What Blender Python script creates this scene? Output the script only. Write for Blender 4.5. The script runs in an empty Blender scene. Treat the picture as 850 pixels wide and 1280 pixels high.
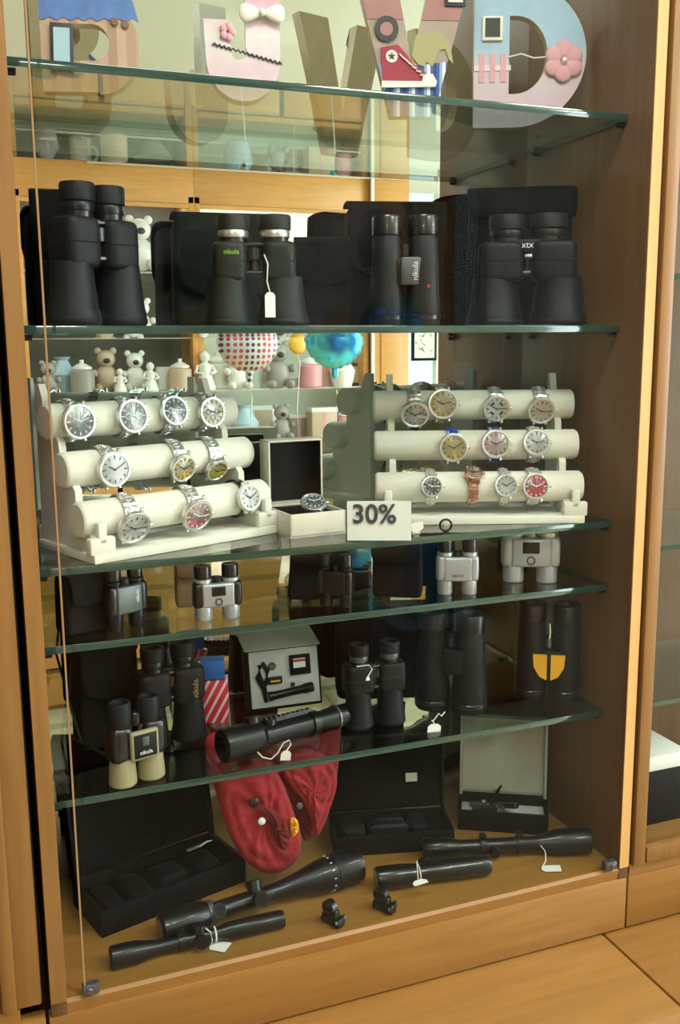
import bpy, bmesh, math, random
from mathutils import Vector, Matrix
random.seed(7)
PI = math.pi
SC = bpy.context.scene
COL = SC.collection
H = 1.5                      # eye height above the shop floor

# ------------------------------------------------------------------ camera
F_PX, PITCH, YAW, ROLL = 1191.2, 0.1723, 0.36284, -0.0085
fw = Vector((math.sin(YAW)*math.cos(PITCH), math.cos(YAW)*math.cos(PITCH), -math.sin(PITCH)))
r0 = Vector((math.cos(YAW), -math.sin(YAW), 0)); u0 = r0.cross(fw)
rt = r0*math.cos(ROLL)+u0*math.sin(ROLL); up = -r0*math.sin(ROLL)+u0*math.cos(ROLL)
cd = bpy.data.cameras.new('camera'); cam = bpy.data.objects.new('camera', cd); COL.objects.link(cam)
cam.matrix_world = Matrix(((rt.x, up.x, -fw.x, 0), (rt.y, up.y, -fw.y, 0), (rt.z, up.z, -fw.z, H), (0, 0, 0, 1)))
cd.sensor_fit = 'VERTICAL'; cd.sensor_height = 24.0; cd.lens = 24.0*F_PX/1280; cd.clip_start = .02
SC.camera = cam

# ------------------------------------------------------------------ exposure, world, lights
SC.view_settings.view_transform = 'Standard'; SC.view_settings.look = 'None'
SC.view_settings.gamma = 1; SC.view_settings.use_curve_mapping = False
SC.view_settings.exposure = -0.29
w = bpy.data.worlds.new('daylight'); SC.world = w; w.use_nodes = True
w.node_tree.nodes['Background'].inputs[0].default_value = (.80, .93, 1.0, 1)
w.node_tree.nodes['Background'].inputs[1].default_value = 2.2
SC.cycles.use_denoising = True
SC.cycles.max_bounces = 10; SC.cycles.transparent_max_bounces = 16; SC.cycles.glossy_bounces = 6
SC.cycles.sample_clamp_indirect = 6
CEIL = 2.84
LAMPS = [(0.30, 0.42, 22, .60, .30), (1.3, -.5, 36, .6, .3), (2.3, 0.0, 18, .6, .3), (3.8, -1.0, 90, .6, .6), (-.9, -2.2, 40, .6, .6)]  # second entry is an added lamp, unseen, lighting the opposite cabinets
for i, (x, y, e, sx, sy) in enumerate(LAMPS):
    l = bpy.data.lights.new('ceiling_lamp_glow', 'AREA'); l.shape = 'RECTANGLE'; l.size = sx; l.size_y = sy
    l.energy = e; l.color = (1.0, .982, .94)
    o = bpy.data.objects.new('ceiling_lamp_glow', l); COL.objects.link(o); o.location = (x, y, CEIL-.045)

# ------------------------------------------------------------------ helpers: pixel of the photograph -> point in the place
l = bpy.data.lights.new('added_daylight_fill', 'AREA'); l.shape = 'RECTANGLE'; l.size = 2.7; l.size_y = 1.8; l.energy = 150; l.color = (.90, .97, 1.0)  # fill lamp added at the unseen right-hand window
o = bpy.data.objects.new('added_daylight_fill', l); COL.objects.link(o); o.location = (4.2, -.9, 1.65); o.rotation_euler = (0, PI/2, 0)

def rray(x, y): return rt*(x-425)-up*(y-640)+fw*F_PX
def atY(x, y, Y): d = rray(x, y); p = d*(Y/d.y); return Vector((p.x, p.y, p.z+H))
def atZ(x, y, z): d = rray(x, y); p = d*((z-H)/d.z); return Vector((p.x, p.y, p.z+H))
def on(px, Y, z):                         # point at depth Y and height z that lies on the pixel column px
    k = (px-425)/F_PX; v = rt-fw*k        # P.v = 0
    X = -(Y*v.y+(z-H)*v.z)/v.x
    return Vector((X, Y, z))
def scale_at(p): return (Vector((p[0], p[1], p[2]-H)).dot(fw))/F_PX     # metres per pixel
def facing(p, extra=0): return -math.atan2(p[0], p[1])+math.radians(extra)

# ------------------------------------------------------------------ materials
def lin(c): return tuple((v/255/12.92 if v/255 <= .04045 else ((v/255+.055)/1.055)**2.4) for v in c)+(1,)
def mat(name, c, rough=.5, metal=0, noise=0, nscale=60, bump=0, coat=0, spec=.5, emit=0, sheen=0, bd=.001):
    m = bpy.data.materials.new(name); m.use_nodes = True; nt = m.node_tree; b = nt.nodes['Principled BSDF']
    b.inputs['Base Color'].default_value = lin(c); b.inputs['Roughness'].default_value = rough
    b.inputs['Metallic'].default_value = metal; b.inputs['Specular IOR Level'].default_value = spec
    b.inputs['Coat Weight'].default_value = coat; b.inputs['Sheen Weight'].default_value = sheen
    if emit: b.inputs['Emission Color'].default_value = lin(c); b.inputs['Emission Strength'].default_value = emit
    if noise or bump:
        tc = nt.nodes.new('ShaderNodeTexCoord'); n = nt.nodes.new('ShaderNodeTexNoise'); n.inputs['Scale'].default_value = nscale
        n.inputs['Detail'].default_value = 4; nt.links.new(tc.outputs['Object'], n.inputs['Vector'])
        if noise:
            r = nt.nodes.new('ShaderNodeMapRange'); r.inputs[1].default_value = .3; r.inputs[2].default_value = .7
            r.inputs[3].default_value = 1-noise; r.inputs[4].default_value = 1+noise; nt.links.new(n.outputs[0], r.inputs[0])
            h = nt.nodes.new('ShaderNodeHueSaturation'); h.inputs['Color'].default_value = lin(c)
            nt.links.new(r.outputs[0], h.inputs['Value']); nt.links.new(h.outputs[0], b.inputs['Base Color'])
        if bump:
            bp = nt.nodes.new('ShaderNodeBump'); bp.inputs['Strength'].default_value = bump; bp.inputs['Distance'].default_value = bd
            nt.links.new(n.outputs[0], bp.inputs['Height']); nt.links.new(bp.outputs[0], b.inputs['Normal'])
    return m
def wood(name, c1, c2, axis='X', rough=.42, sc=1.0):
    m = bpy.data.materials.new(name); m.use_nodes = True; nt = m.node_tree; b = nt.nodes['Principled BSDF']
    tc = nt.nodes.new('ShaderNodeTexCoord'); mp = nt.nodes.new('ShaderNodeMapping')
    s = {'X': (2, 30, 30), 'Y': (30, 2, 30), 'Z': (30, 30, 2)}[axis]; mp.inputs['Scale'].default_value = [v*sc for v in s]
    n = nt.nodes.new('ShaderNodeTexNoise'); n.inputs['Scale'].default_value = 2.2; n.inputs['Detail'].default_value = 8; n.inputs['Distortion'].default_value = .6
    r = nt.nodes.new('ShaderNodeValToRGB'); r.color_ramp.elements[0].color = lin(c1); r.color_ramp.elements[1].color = lin(c2)
    r.color_ramp.elements[0].position = .3; r.color_ramp.elements[1].position = .7
    nt.links.new(tc.outputs['Object'], mp.inputs[0]); nt.links.new(mp.outputs[0], n.inputs['Vector']); nt.links.new(n.outputs[0], r.inputs[0])
    nt.links.new(r.outputs[0], b.inputs['Base Color']); b.inputs['Roughness'].default_value = rough
    return m
def thin_glass(name, tint, refl=1.0, f0=.045):
    m = bpy.data.materials.new(name); m.use_nodes = True; nt = m.node_tree; nt.nodes.clear()
    o = nt.nodes.new('ShaderNodeOutputMaterial'); t = nt.nodes.new('ShaderNodeBsdfTransparent'); g = nt.nodes.new('ShaderNodeBsdfGlossy')
    t.inputs[0].default_value = tint; g.inputs['Roughness'].default_value = .01; g.inputs[0].default_value = (refl, refl, refl, 1)
    f = nt.nodes.new('ShaderNodeFresnel'); f.inputs[0].default_value = 1.5; x = nt.nodes.new('ShaderNodeMixShader')
    # the same reflectance whichever side of the face is met
    geo = nt.nodes.new('ShaderNodeNewGeometry'); dt = nt.nodes.new('ShaderNodeVectorMath'); dt.operation = 'DOT_PRODUCT'
    nt.links.new(geo.outputs['Normal'], dt.inputs[0]); nt.links.new(geo.outputs['Incoming'], dt.inputs[1])
    ab = nt.nodes.new('ShaderNodeMath'); ab.operation = 'ABSOLUTE'; nt.links.new(dt.outputs['Value'], ab.inputs[0])
    om = nt.nodes.new('ShaderNodeMath'); om.operation = 'SUBTRACT'; om.inputs[0].default_value = 1; nt.links.new(ab.outputs[0], om.inputs[1])
    pw = nt.nodes.new('ShaderNodeMath'); pw.operation = 'POWER'; pw.inputs[1].default_value = 5; nt.links.new(om.outputs[0], pw.inputs[0])
    ma = nt.nodes.new('ShaderNodeMath'); ma.operation = 'MULTIPLY_ADD'; ma.inputs[1].default_value = (1-f0)*refl; ma.inputs[2].default_value = f0
    nt.links.new(pw.outputs[0], ma.inputs[0]); nt.links.new(ma.outputs[0], x.inputs[0])
    nt.links.new(t.outputs[0], x.inputs[1]); nt.links.new(g.outputs[0], x.inputs[2]); nt.links.new(x.outputs[0], o.inputs[0])
    return m
M = {}
M['wood'] = wood('honey_wood', (138, 98, 44), (152, 110, 54), 'X')
M['wood_z'] = wood('honey_wood_upright', (126, 90, 42), (144, 104, 54), 'Z')
M['panel'] = wood('shaded_wood_panel', (98, 68, 43), (113, 80, 52), 'Z')  # same cabinet wood, with the interior's shade put into the colour
M['edge'] = wood('lit_wood_edge', (196, 152, 88), (208, 166, 102), 'Z')  # lit look of the right panel's front edge put into the colour
M['shopwood'] = wood('orange_wood', (198, 142, 74), (212, 156, 88), 'X', .35)
M['glass'] = thin_glass('clear_glass', (.96, .985, .97, 1), .6, .010)
M['shelfglass'] = thin_glass('shelf_glass', (.80, .875, .85, 1), 1, .04)
M['glassedge'] = mat('green_glass_edge', (28, 62, 56), .12, coat=1)
M['dooredge'] = mat('orange_reflection_edge', (150, 120, 84), .15, coat=.6)  # orange reflection painted into the door edge's colour
mm = bpy.data.materials.new('mirror_silver'); mm.use_nodes = True; nb = mm.node_tree.nodes['Principled BSDF']
nb.inputs['Base Color'].default_value = (.86, .90, .86, 1); nb.inputs['Metallic'].default_value = 1; nb.inputs['Roughness'].default_value = 0.004
M['mirror'] = mm
M['rubber'] = mat('black_rubber', (14, 16, 20), .55, noise=.15, nscale=700, bump=.1, spec=.28)
M['rubber2'] = mat('grey_black_rubber', (22, 25, 30), .5, noise=.1, nscale=700, bump=.08, spec=.28)
M['green'] = mat('green_black_rubber', (20, 28, 25), .5, noise=.12, nscale=700, bump=.08, spec=.28)
M['navy'] = mat('navy_black_rubber', (13, 17, 25), .5, noise=.1, nscale=700, bump=.08, spec=.28)
M['plastic'] = mat('black_plastic', (12, 13, 17), .3, coat=.3)
M['gunmetal'] = mat('black_anodised_metal', (14, 16, 21), .36, metal=.3, coat=.2)
M['midgrey'] = mat('grey_metal', (96, 98, 100), .35, metal=.6)
M['steel'] = mat('polished_steel', (222, 222, 220), .3, metal=.82)
M['silver'] = mat('silver_paint', (178, 178, 184), .32, metal=.45)
M['copper'] = mat('rose_gold', (196, 150, 132), .25, metal=1)
M['tan'] = mat('sand_rubber', (152, 142, 108), .6, noise=.08, nscale=200)
M['yellow'] = mat('amber_plastic', (236, 172, 34), .4, coat=.3)
M['cloth'] = mat('black_nylon', (11, 12, 17), .85, noise=.25, nscale=900, bump=.25, spec=.15)
M['cloth_g'] = mat('dark_green_nylon', (22, 27, 26), .85, noise=.25, nscale=900, bump=.25, spec=.15)
M['cloth_b'] = mat('dark_brown_nylon', (22, 19, 23), .85, noise=.25, nscale=900, bump=.25, spec=.15)
M['brown'] = mat('tan_leather', (128, 96, 72), .6, noise=.1, nscale=80)
M['velvet'] = mat('cream_velvet', (222, 219, 206), .8, noise=.03, nscale=400, bump=.2, sheen=.3)
M['velvet_g'] = mat('olive_velvet', (186, 180, 140), .85, noise=.05, nscale=300)
M['cream'] = mat('cream_card', (214, 204, 190), .6, noise=.03, nscale=90)
M['board'] = mat('black_board', (11, 13, 18), .6, noise=.2, nscale=220, spec=.15)
M['foam'] = mat('black_foam', (10, 11, 15), .9, noise=.3, nscale=500, bump=.4, spec=.15)
M['greyfoam'] = mat('pale_grey_foam', (196, 192, 190), .8, noise=.05, nscale=200)
M['whitecard'] = mat('white_card', (226, 226, 220), .6)
M['greycard'] = mat('grey_white_card', (178, 174, 160), .7, noise=.05, nscale=50)
M['ink'] = mat('dark_ink', (58, 58, 64), .6)
M['whiteink'] = mat('white_print', (225, 228, 230), .5)
M['goldink'] = mat('gold_print', (150, 128, 60), .5)
M['greenink'] = mat('lime_print', (150, 190, 40), .5)
M['redink'] = mat('red_print', (190, 40, 36), .5)
M['string'] = mat('white_string', (220, 218, 205), .8)
M['red'] = mat('red_quilted_cloth', (150, 16, 32), .75, noise=.14, nscale=38, bump=1.0, sheen=.1, bd=.006)
M['black'] = mat('black_gloss', (10, 10, 12), .25)
M['black_dark'] = mat('dark_lens', (8, 9, 14), .06, coat=1)
M['bluestrap'] = mat('blue_leather', (28, 56, 160), .45)
M['wall'] = mat('cream_wall', (234, 236, 224), .8, noise=.02, nscale=4)
M['ceil'] = mat('white_ceiling', (232, 233, 222), .85)
M['tile'] = mat('pale_floor_tile', (196, 180, 150), .35, noise=.05, nscale=3)

# ------------------------------------------------------------------ mesh builder
class MB:
    def __init__(s): s.bm = bmesh.new(); s.mats = []; s.cur = 0
    def use(s, m):
        if m not in s.mats: s.mats.append(m)
        s.cur = s.mats.index(m); return s
    def _fin(s, faces):
        for f in faces: f.material_index = s.cur; f.smooth = True
    def box(s, c, d, rz=0, rx=0, ry=0, bev=0, seg=2):
        r = bmesh.ops.create_cube(s.bm, size=1); vs = r['verts']
        for v in vs: v.co = Vector((v.co.x*d[0], v.co.y*d[1], v.co.z*d[2]))
        if bev:
            es = list({e for v in vs for e in v.link_edges})
            g = bmesh.ops.bevel(s.bm, geom=es, offset=min(bev, min(d)*.49), segments=seg, affect='EDGES', profile=.5)
            vs = list({v for f in g['faces'] for v in f.verts} | {v for v in vs if v.is_valid})
        Mx = Matrix.Translation(Vector(c)) @ Matrix.Rotation(rz, 4, 'Z') @ Matrix.Rotation(rx, 4, 'X') @ Matrix.Rotation(ry, 4, 'Y')
        for v in vs: v.co = Mx @ v.co
        s._fin({f for v in vs for f in v.link_faces}); return s
    def lathe(s, prof, c=(0, 0, 0), ax=(0, 0, 1), n=28, sx=1, sy=1, cap=True):
        # prof: (radius, height) along axis
        q = Vector(ax).normalized().to_track_quat('Z', 'Y').to_matrix(); c = Vector(c); rings = []
        for (r, z) in prof:
            rings.append([s.bm.verts.new(c+q @ Vector((max(r, 1e-5)*math.cos(2*PI*k/n)*sx, max(r, 1e-5)*math.sin(2*PI*k/n)*sy, z))) for k in range(n)])
        fs = []
        for a, b in zip(rings, rings[1:]):
            for k in range(n): fs.append(s.bm.faces.new((a[k], a[(k+1) % n], b[(k+1) % n], b[k])))
        if cap:
            if prof[0][0] > 1e-4: fs.append(s.bm.faces.new(rings[0][::-1]))
            if prof[-1][0] > 1e-4: fs.append(s.bm.faces.new(rings[-1]))
        s._fin(fs); return s
    def cyl(s, c, r, h, ax=(0, 0, 1), n=24, bev=.0008):
        b = min(bev, r*.3, h*.3)
        return s.lathe([(r-b, 0), (r, b), (r, h-b), (r-b, h)], c, ax, n)
    def tube(s, pts, r, n=8, closed=False):
        pts = [Vector(p) for p in pts]; rings = []; m = len(pts)
        for i, p in enumerate(pts):
            if closed: t = pts[(i+1) % m]-pts[i-1]
            else: t = pts[min(i+1, m-1)]-pts[max(i-1, 0)]
            q = t.normalized().to_track_quat('Z', 'Y').to_matrix()
            rr = r[i] if isinstance(r, (list, tuple)) else r
            rings.append([s.bm.verts.new(p+q @ Vector((rr*math.cos(2*PI*k/n), rr*math.sin(2*PI*k/n), 0))) for k in range(n)])
        fs = []
        prs = list(zip(rings, rings[1:])) + ([(rings[-1], rings[0])] if closed else [])
        for a, b in prs:
            for k in range(n): fs.append(s.bm.faces.new((a[k], a[(k+1) % n], b[(k+1) % n], b[k])))
        if not closed: fs += [s.bm.faces.new(rings[0][::-1]), s.bm.faces.new(rings[-1])]
        s._fin(fs); return s
    def prism(s, poly, y0, y1, plane='XZ'):
        # polygon (a,b) extruded between y0 and y1 along the third axis
        def P(a, b, t): return Vector((a, t, b)) if plane == 'XZ' else (Vector((a, b, t)) if plane == 'XY' else Vector((t, a, b)))
        A = [s.bm.verts.new(P(a, b, y0)) for a, b in poly]; B = [s.bm.verts.new(P(a, b, y1)) for a, b in poly]
        n = len(poly); fs = [s.bm.faces.new(A), s.bm.faces.new(B[::-1])]
        for k in range(n): fs.append(s.bm.faces.new((A[k], B[k], B[(k+1) % n], A[(k+1) % n])))
        s._fin(fs); return s
    def sup(s, c, d, p=.35, pz=None, nu=36, nv=18, fn=None, rz=0):
        # superellipsoid: rounded soft box
        pz = pz or p
        def sg(v, e): return math.copysign(abs(v)**e, v)
        R = Matrix.Rotation(rz, 3, 'Z'); rings = []
        for j in range(nv+1):
            ph = -PI/2+PI*j/nv; row = []
            for i in range(nu):
                th = 2*PI*i/nu
                v = Vector((d[0]/2*sg(math.cos(ph), pz)*sg(math.cos(th), p), d[1]/2*sg(math.cos(ph), pz)*sg(math.sin(th), p), d[2]/2*sg(math.sin(ph), pz)))
                if fn: v = fn(v)
                row.append(s.bm.verts.new(Vector(c)+R @ v))
            rings.append(row)
        fs = []
        for a, b in zip(rings, rings[1:]):
            for k in range(nu):
                try: fs.append(s.bm.faces.new((a[k], a[(k+1) % nu], b[(k+1) % nu], b[k])))
                except ValueError: pass
        s._fin(fs); return s
    def grid(s, fn, nu, nv, closed_u=False):
        g = [[s.bm.verts.new(Vector(fn(i/nu, j/nv))) for j in range(nv+1)] for i in range(nu if closed_u else nu+1)]
        fs = []; L = len(g)
        for i in range(nu):
            for j in range(nv):
                fs.append(s.bm.faces.new((g[i][j], g[(i+1) % L][j], g[(i+1) % L][j+1], g[i][j+1])))
        s._fin(fs); return s
    def build(s, name, m=None, parent=None, loc=(0, 0, 0), rot=(0, 0, 0), sharp=38):
        me = bpy.data.meshes.new(name)
        bmesh.ops.remove_doubles(s.bm, verts=s.bm.verts, dist=1e-6)
        bmesh.ops.recalc_face_normals(s.bm, faces=s.bm.faces)
        for e in s.bm.edges:
            if len(e.link_faces) == 2 and e.calc_face_angle(0) > math.radians(sharp): e.smooth = False
        s.bm.to_mesh(me); s.bm.free()
        for x in (s.mats or [m]): me.materials.append(M[x] if isinstance(x, str) else x)
        o = bpy.data.objects.new(name, me); COL.objects.link(o)
        o.location = loc; o.rotation_euler = rot
        if parent: o.parent = parent
        return o
def tag(o, label, cat, group=None, kind=None):
    if label: o['label'] = label
    if cat: o['category'] = cat
    if group: o['group'] = group
    if kind: o['kind'] = kind
    return o
def thing(name, label, cat, loc=(0, 0, 0), rz=0, group=None, rx=0, ry=0):
    o = bpy.data.objects.new(name, None); COL.objects.link(o); o.empty_display_size = .02
    o.location = loc; o.rotation_euler = (rx, ry, rz); return tag(o, label, cat, group)
def struct(o): o['kind'] = 'structure'; return o
def textmesh(name, body, size, m, parent, loc, rot=(PI/2, 0, 0), ext=.0002, align='CENTER', bold=0):
    c = bpy.data.curves.new('t', 'FONT'); c.body = body; c.size = size; c.extrude = ext; c.offset = bold; c.align_x = align; c.align_y = 'CENTER'
    t = bpy.data.objects.new('t', c); me = bpy.data.meshes.new_from_object(t); bpy.data.objects.remove(t); bpy.data.curves.remove(c)
    me.name = name; me.materials.clear(); me.materials.append(M[m])
    o = bpy.data.objects.new(name, me); COL.objects.link(o); o.location = loc; o.rotation_euler = rot; o.parent = parent
    return o
def duplicate(root, loc=None, rz=None, label=None, group=None):
    r = root.copy(); COL.objects.link(r)
    if loc is not None: r.location = loc
    if rz is not None: r.rotation_euler.z = rz
    if label: r['label'] = label
    if group: r['group'] = group
    for ch in list(root.children):
        c = ch.copy(); COL.objects.link(c); c.parent = r
        for g in list(ch.children):
            d = g.copy(); COL.objects.link(d); d.parent = c
    return r
def arc(cx, cy, r, a0, a1, n=12): return [(cx+r*math.cos(a0+(a1-a0)*k/n), cy+r*math.sin(a0+(a1-a0)*k/n)) for k in range(n+1)]

# ------------------------------------------------------------------ the shop (structure)
XL, XR, YB, YF = -2.6, 4.3, 1.66, -3.42        # YF: the opposite wall, behind the photographer
struct(MB().box(((XL+XR)/2, (YB+YF)/2, -.05), (XR-XL+.4, YB-YF+.4, .1)).build('floor', 'tile'))
struct(MB().box(((XL+XR)/2, (YB+YF)/2, CEIL+.05), (XR-XL+.4, YB-YF+.4, .1)).build('ceiling', 'ceil'))
struct(MB().box((XL-.05, (YB+YF)/2, CEIL/2), (.1, YB-YF+.2, CEIL)).build('wall_left', 'panel'))  # unseen wall, brown chosen to warm the light bounced from the left
SY0, SY1, SZ0, SZ1 = -2.3, .5, .7, 2.6                     # unseen window, added for cool daylight from the right
wr = MB()
for y0, y1, z0, z1 in [(YF-.1, SY0, 0, CEIL), (SY1, YB+.1, 0, CEIL), (SY0, SY1, 0, SZ0), (SY0, SY1, SZ1, CEIL)]:
    wr.box((XR+.05, (y0+y1)/2, (z0+z1)/2), (.1, y1-y0, z1-z0))
struct(wr.build('wall_right', 'wall'))
w2 = MB()
for y in (SY0+.02, (SY0+SY1)/2, SY1-.02): w2.box((XR+.05, y, (SZ0+SZ1)/2), (.06, .04, SZ1-SZ0))
for z in (SZ0+.02, SZ1-.02): w2.box((XR+.05, (SY0+SY1)/2, z), (.06, SY1-SY0, .04))
w2 = struct(w2.build('added_window', 'whitecard'))
MB().box((XR+.05, (SY0+SY1)/2, (SZ0+SZ1)/2), (.006, SY1-SY0-.06, SZ1-SZ0-.06)).build('pane', 'glass', w2)
struct(MB().box(((XL+XR)/2, YB+.05, CEIL/2), (XR-XL+.2, .1, CEIL)).build('wall_back', 'wall'))
WX0, WX1, WZ0, WZ1 = 2.93, 3.22, .9, 2.74
wf = MB()
for x0, x1, z0, z1 in [(XL, WX0, 0, CEIL), (WX1, XR, 0, CEIL), (WX0, WX1, 0, WZ0), (WX0, WX1, WZ1, CEIL)]:
    wf.box(((x0+x1)/2, YF-.05, (z0+z1)/2), (x1-x0, .1, z1-z0))
struct(wf.build('wall_front', 'wall'))
wn = struct(MB().box(((WX0+WX1)/2, YF-.05, WZ1-.02), (WX1-WX0, .06, .04)).box(((WX0+WX1)/2, YF-.05, WZ0+.02), (WX1-WX0, .06, .04)).box((WX0+.015, YF-.05, (WZ0+WZ1)/2), (.03, .06, WZ1-WZ0)).box((WX1-.015, YF-.05, (WZ0+WZ1)/2), (.03, .06, WZ1-WZ0)).build('window_1', 'whitecard'))
MB().box(((WX0+WX1)/2, YF-.05, (WZ0+WZ1)/2), (WX1-WX0-.04, .006, WZ1-WZ0-.04)).build('pane', 'glass', wn)
struct(MB().box((2.4, YF+.25, CEIL-.14), (3.4, .5, .28), bev=.004).build('trim_1', 'ceil'))

lampspots = ['nearest the display cabinet', 'added out of view to light the opposite cabinets', 'over the cabinets further right', 'near the bright shop window', 'in the far left corner of the shop']
for i, (x, y, e, sx, sy) in enumerate(LAMPS):
    t = thing('ceiling_light', 'rectangular ceiling light '+lampspots[i], 'light', (x, y, CEIL), 0, 'ceiling lights of the shop')
    MB().box((0, 0, -.012), (sx+.05, sy+.05, .024), bev=.004).build('housing', 'whitecard', t)
    MB().box((0, 0, -.027), (sx, sy, .006)).build('diffuser', mat('lamp_diffuser', (255, 246, 226), .5, emit=4), t)

# ------------------------------------------------------------------ the display cabinet
XI0, XI1 = .057, .9036          # inside faces
YP, YG, YM = 1.147, 1.1535, 1.472
ZF = H-.82
ZT = 2.45
cab = thing('display_cabinet', 'tall honey wood display cabinet with mirrored back, glass door and glass shelves', 'cabinet', (0, 0, 0))
bd = MB(); bd.prism([(YP+.002, ZF-.02), (YP, ZF-.004), (YP+.004, ZF), (YM+.02, ZF), (YM+.02, ZF-.02)], XI0, XI1, 'YZ'); bd.build('bottom_board', 'wood', cab)
MB().box(((XI0-.022+XI1+.016)/2, YP+.010, ZF-.064), (XI1-XI0+.04, .02, .088), bev=.0015).build('plinth', 'wood', cab)
o = MB().box((XI1+.009, (YP+YM+.02)/2, (ZF-.02+ZT)/2), (.018, YM+.02-YP, ZT-ZF+.02), bev=.001).build('side_panel', 'panel', cab)
MB().box((XI1+.0088, YP-.0012, (ZF+ZT)/2), (.0172, .002, ZT-ZF)).build('edge_strip', 'edge', o)
o = MB().box((XI0-.010, (YP+YM+.02)/2, (ZF-.02+ZT)/2), (.020, YM+.02-YP, ZT-ZF+.02), bev=.001).build('side_panel', 'panel', cab)
MB().box((XI0-.010, YP-.0012, (ZF+ZT)/2), (.0196, .002, ZT-ZF)).build('edge_strip', 'wood_z', o)
MB().box(((XI0+XI1)/2, (YP+YM)/2, ZT+.01), (XI1-XI0+.036, YM-YP+.02, .02)).build('top_board', 'wood', cab)
MB().box(((XI0+XI1)/2, YM+.003, (ZF+ZT)/2), (XI1-XI0-.0005, .006, ZT-ZF-.001)).build('mirror', 'mirror', cab)
MB().box(((XI0+XI1)/2, YM+.015, (ZF+ZT)/2), (XI1-XI0+.03, .01, ZT-ZF)).build('back_board', 'panel', cab)
dr = MB(); dr.use('glass').box(((.079+.898)/2, 1.1495-.003, (ZF+.006+ZT)/2), (.898-.079-.002, .006, ZT-ZF-.01))
dr = dr.build('glass_door', None, cab)
MB().box((.0795, 1.1465, (ZF+.006+ZT)/2), (.0022, .0062, ZT-ZF-.01)).build('polished_edge', 'dooredge', dr)
for x, sgn in ((.079, 1), (.893, -1)):
    h = MB(); h.box((x+.008*sgn, 1.1465, ZF+.010), (.022, .013, .014), bev=.003).cyl((x+.006*sgn, 1.138, ZF+.010), .004, .004, (0, 1, 0))
    h.cyl((x+.006*sgn, 1.1465, ZF), .004, .014); h.build('pivot_hinge', 'midgrey', dr)
SHELF = {}
def shelf(z, y0, label):
    t = MB(); t.use('shelfglass').box(((XI0+XI1)/2, (y0+YM)/2+.001, z), (XI1-XI0-.003, YM-y0-.004, .0098))
    s = t.build('glass_shelf', None)
    tag(s, label, 'glass shelf', 'glass shelves of the display cabinet')
    MB().box(((XI0+XI1)/2, y0+.0006, z), (XI1-XI0-.003, .0014, .0099), bev=.0006).build('green_edge', 'glassedge', s)
    MB().box((XI1-.0018, (y0+YM)/2, z), (.0012, YM-y0-.006, .0096)).build('green_edge', 'glassedge', s)
    for xs, sg in ((XI1, -1), (XI0, 1)):
        for yy in (y0+.012, YM-.04):
            p = MB().cyl((xs, yy, z-.009), .0035, .012, (sg, 0, 0)).box((xs+sg*.006, yy, z-.0065), (.012, .010, .0025)).build('shelf_pin', 'gunmetal', cab)
shelf(H+.3195, 1.2, 'top glass shelf carrying the decorated letters')
shelf(H+.022, 1.2, 'glass shelf at eye level carrying four large binoculars')
shelf(H-.273, 1.2, 'glass shelf carrying the watch stands and the 30% card')
shelf(H-.373, 1.2, 'narrow spaced glass shelf carrying the compact silver binoculars')
shelf(H-.580, 1.2, 'lowest glass shelf carrying the sand coloured binoculars and laser kit')
S1, S2, S3, S4, S5 = H+.3245, H+.027, H-.268, H-.368, H-.575

# base cabinet with its ledge under the display cabinets
bc = thing('base_cabinet', 'honey wood base cabinet whose ledge runs under the display cabinet', 'cabinet', (0, 0, 0))
ZL = ZF-.112
MB().box((.16, (.957+1.6)/2, ZL-.014), (1.44, 1.6-.957, .028), bev=.002).build('ledge', 'wood', bc)
MB().box((1.41, (.957+1.6)/2, ZL-.014), (1.052, 1.6-.957, .028), bev=.002).build('ledge', 'wood', bc)
for k in range(4):
    MB().box((-.33+k*.6, 1.0, (ZL-.03)/2+.03), (.594, .02, ZL-.10), bev=.002).build('door', 'wood_z', bc)
MB().box((.66, 1.3, (ZL-.03)/2), (2.4, .58, ZL-.03)).build('carcass', 'panel', bc)

# cabinets to the left and right
nc = thing('display_cabinet', 'next display cabinet, right of the mirrored one, seen as a sliver', 'cabinet', (0, 0, 0))
x0, x1 = .927, 1.8
MB().box((x0+.009, 1.31, (ZF-.02+ZT)/2), (.018, .30, ZT-ZF+.02)).build('side_panel', 'panel', nc)
MB().box((x1, 1.31, (ZF-.02+ZT)/2), (.018, .30, ZT-ZF+.02)).build('side_panel', 'panel', nc)
MB().box(((x0+x1)/2, 1.31, ZF-.01), (x1-x0, .32, .02)).build('bottom_board', 'wood', nc)
MB().box(((x0+x1)/2, YP+.010, ZF-.064), (x1-x0+.006, .02, .088), bev=.0015).build('plinth', 'wood', nc)
MB().box(((x0+x1)/2, 1.48, (ZF+ZT)/2), (x1-x0, .01, ZT-ZF)).build('back_board', 'panel', nc)
fr = MB(); fr.box((x0+.011, YP+.002, (ZF+ZT)/2), (.022, .018, ZT-ZF), bev=.002).box((x1-.02, YP+.002, (ZF+ZT)/2), (.04, .018, ZT-ZF), bev=.002)
fr.box(((x0+x1)/2, YP+.002, ZF+.014), (x1-x0-.05, .018, .028), bev=.002).box(((x0+x1)/2, YP+.002, ZT-.02), (x1-x0-.05, .018, .04), bev=.002)
fr = fr.build('door_frame', 'wood_z', nc)
MB().box(((x0+x1)/2, YP+.004, (ZF+ZT)/2), (x1-x0-.06, .004, ZT-ZF-.07)).build('pane', 'glass', fr)
MB().box(((x0+x1)/2, YP-.008, ZT+.01), (x1-x0, .34, .02)).build('top_board', 'wood', nc)
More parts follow.
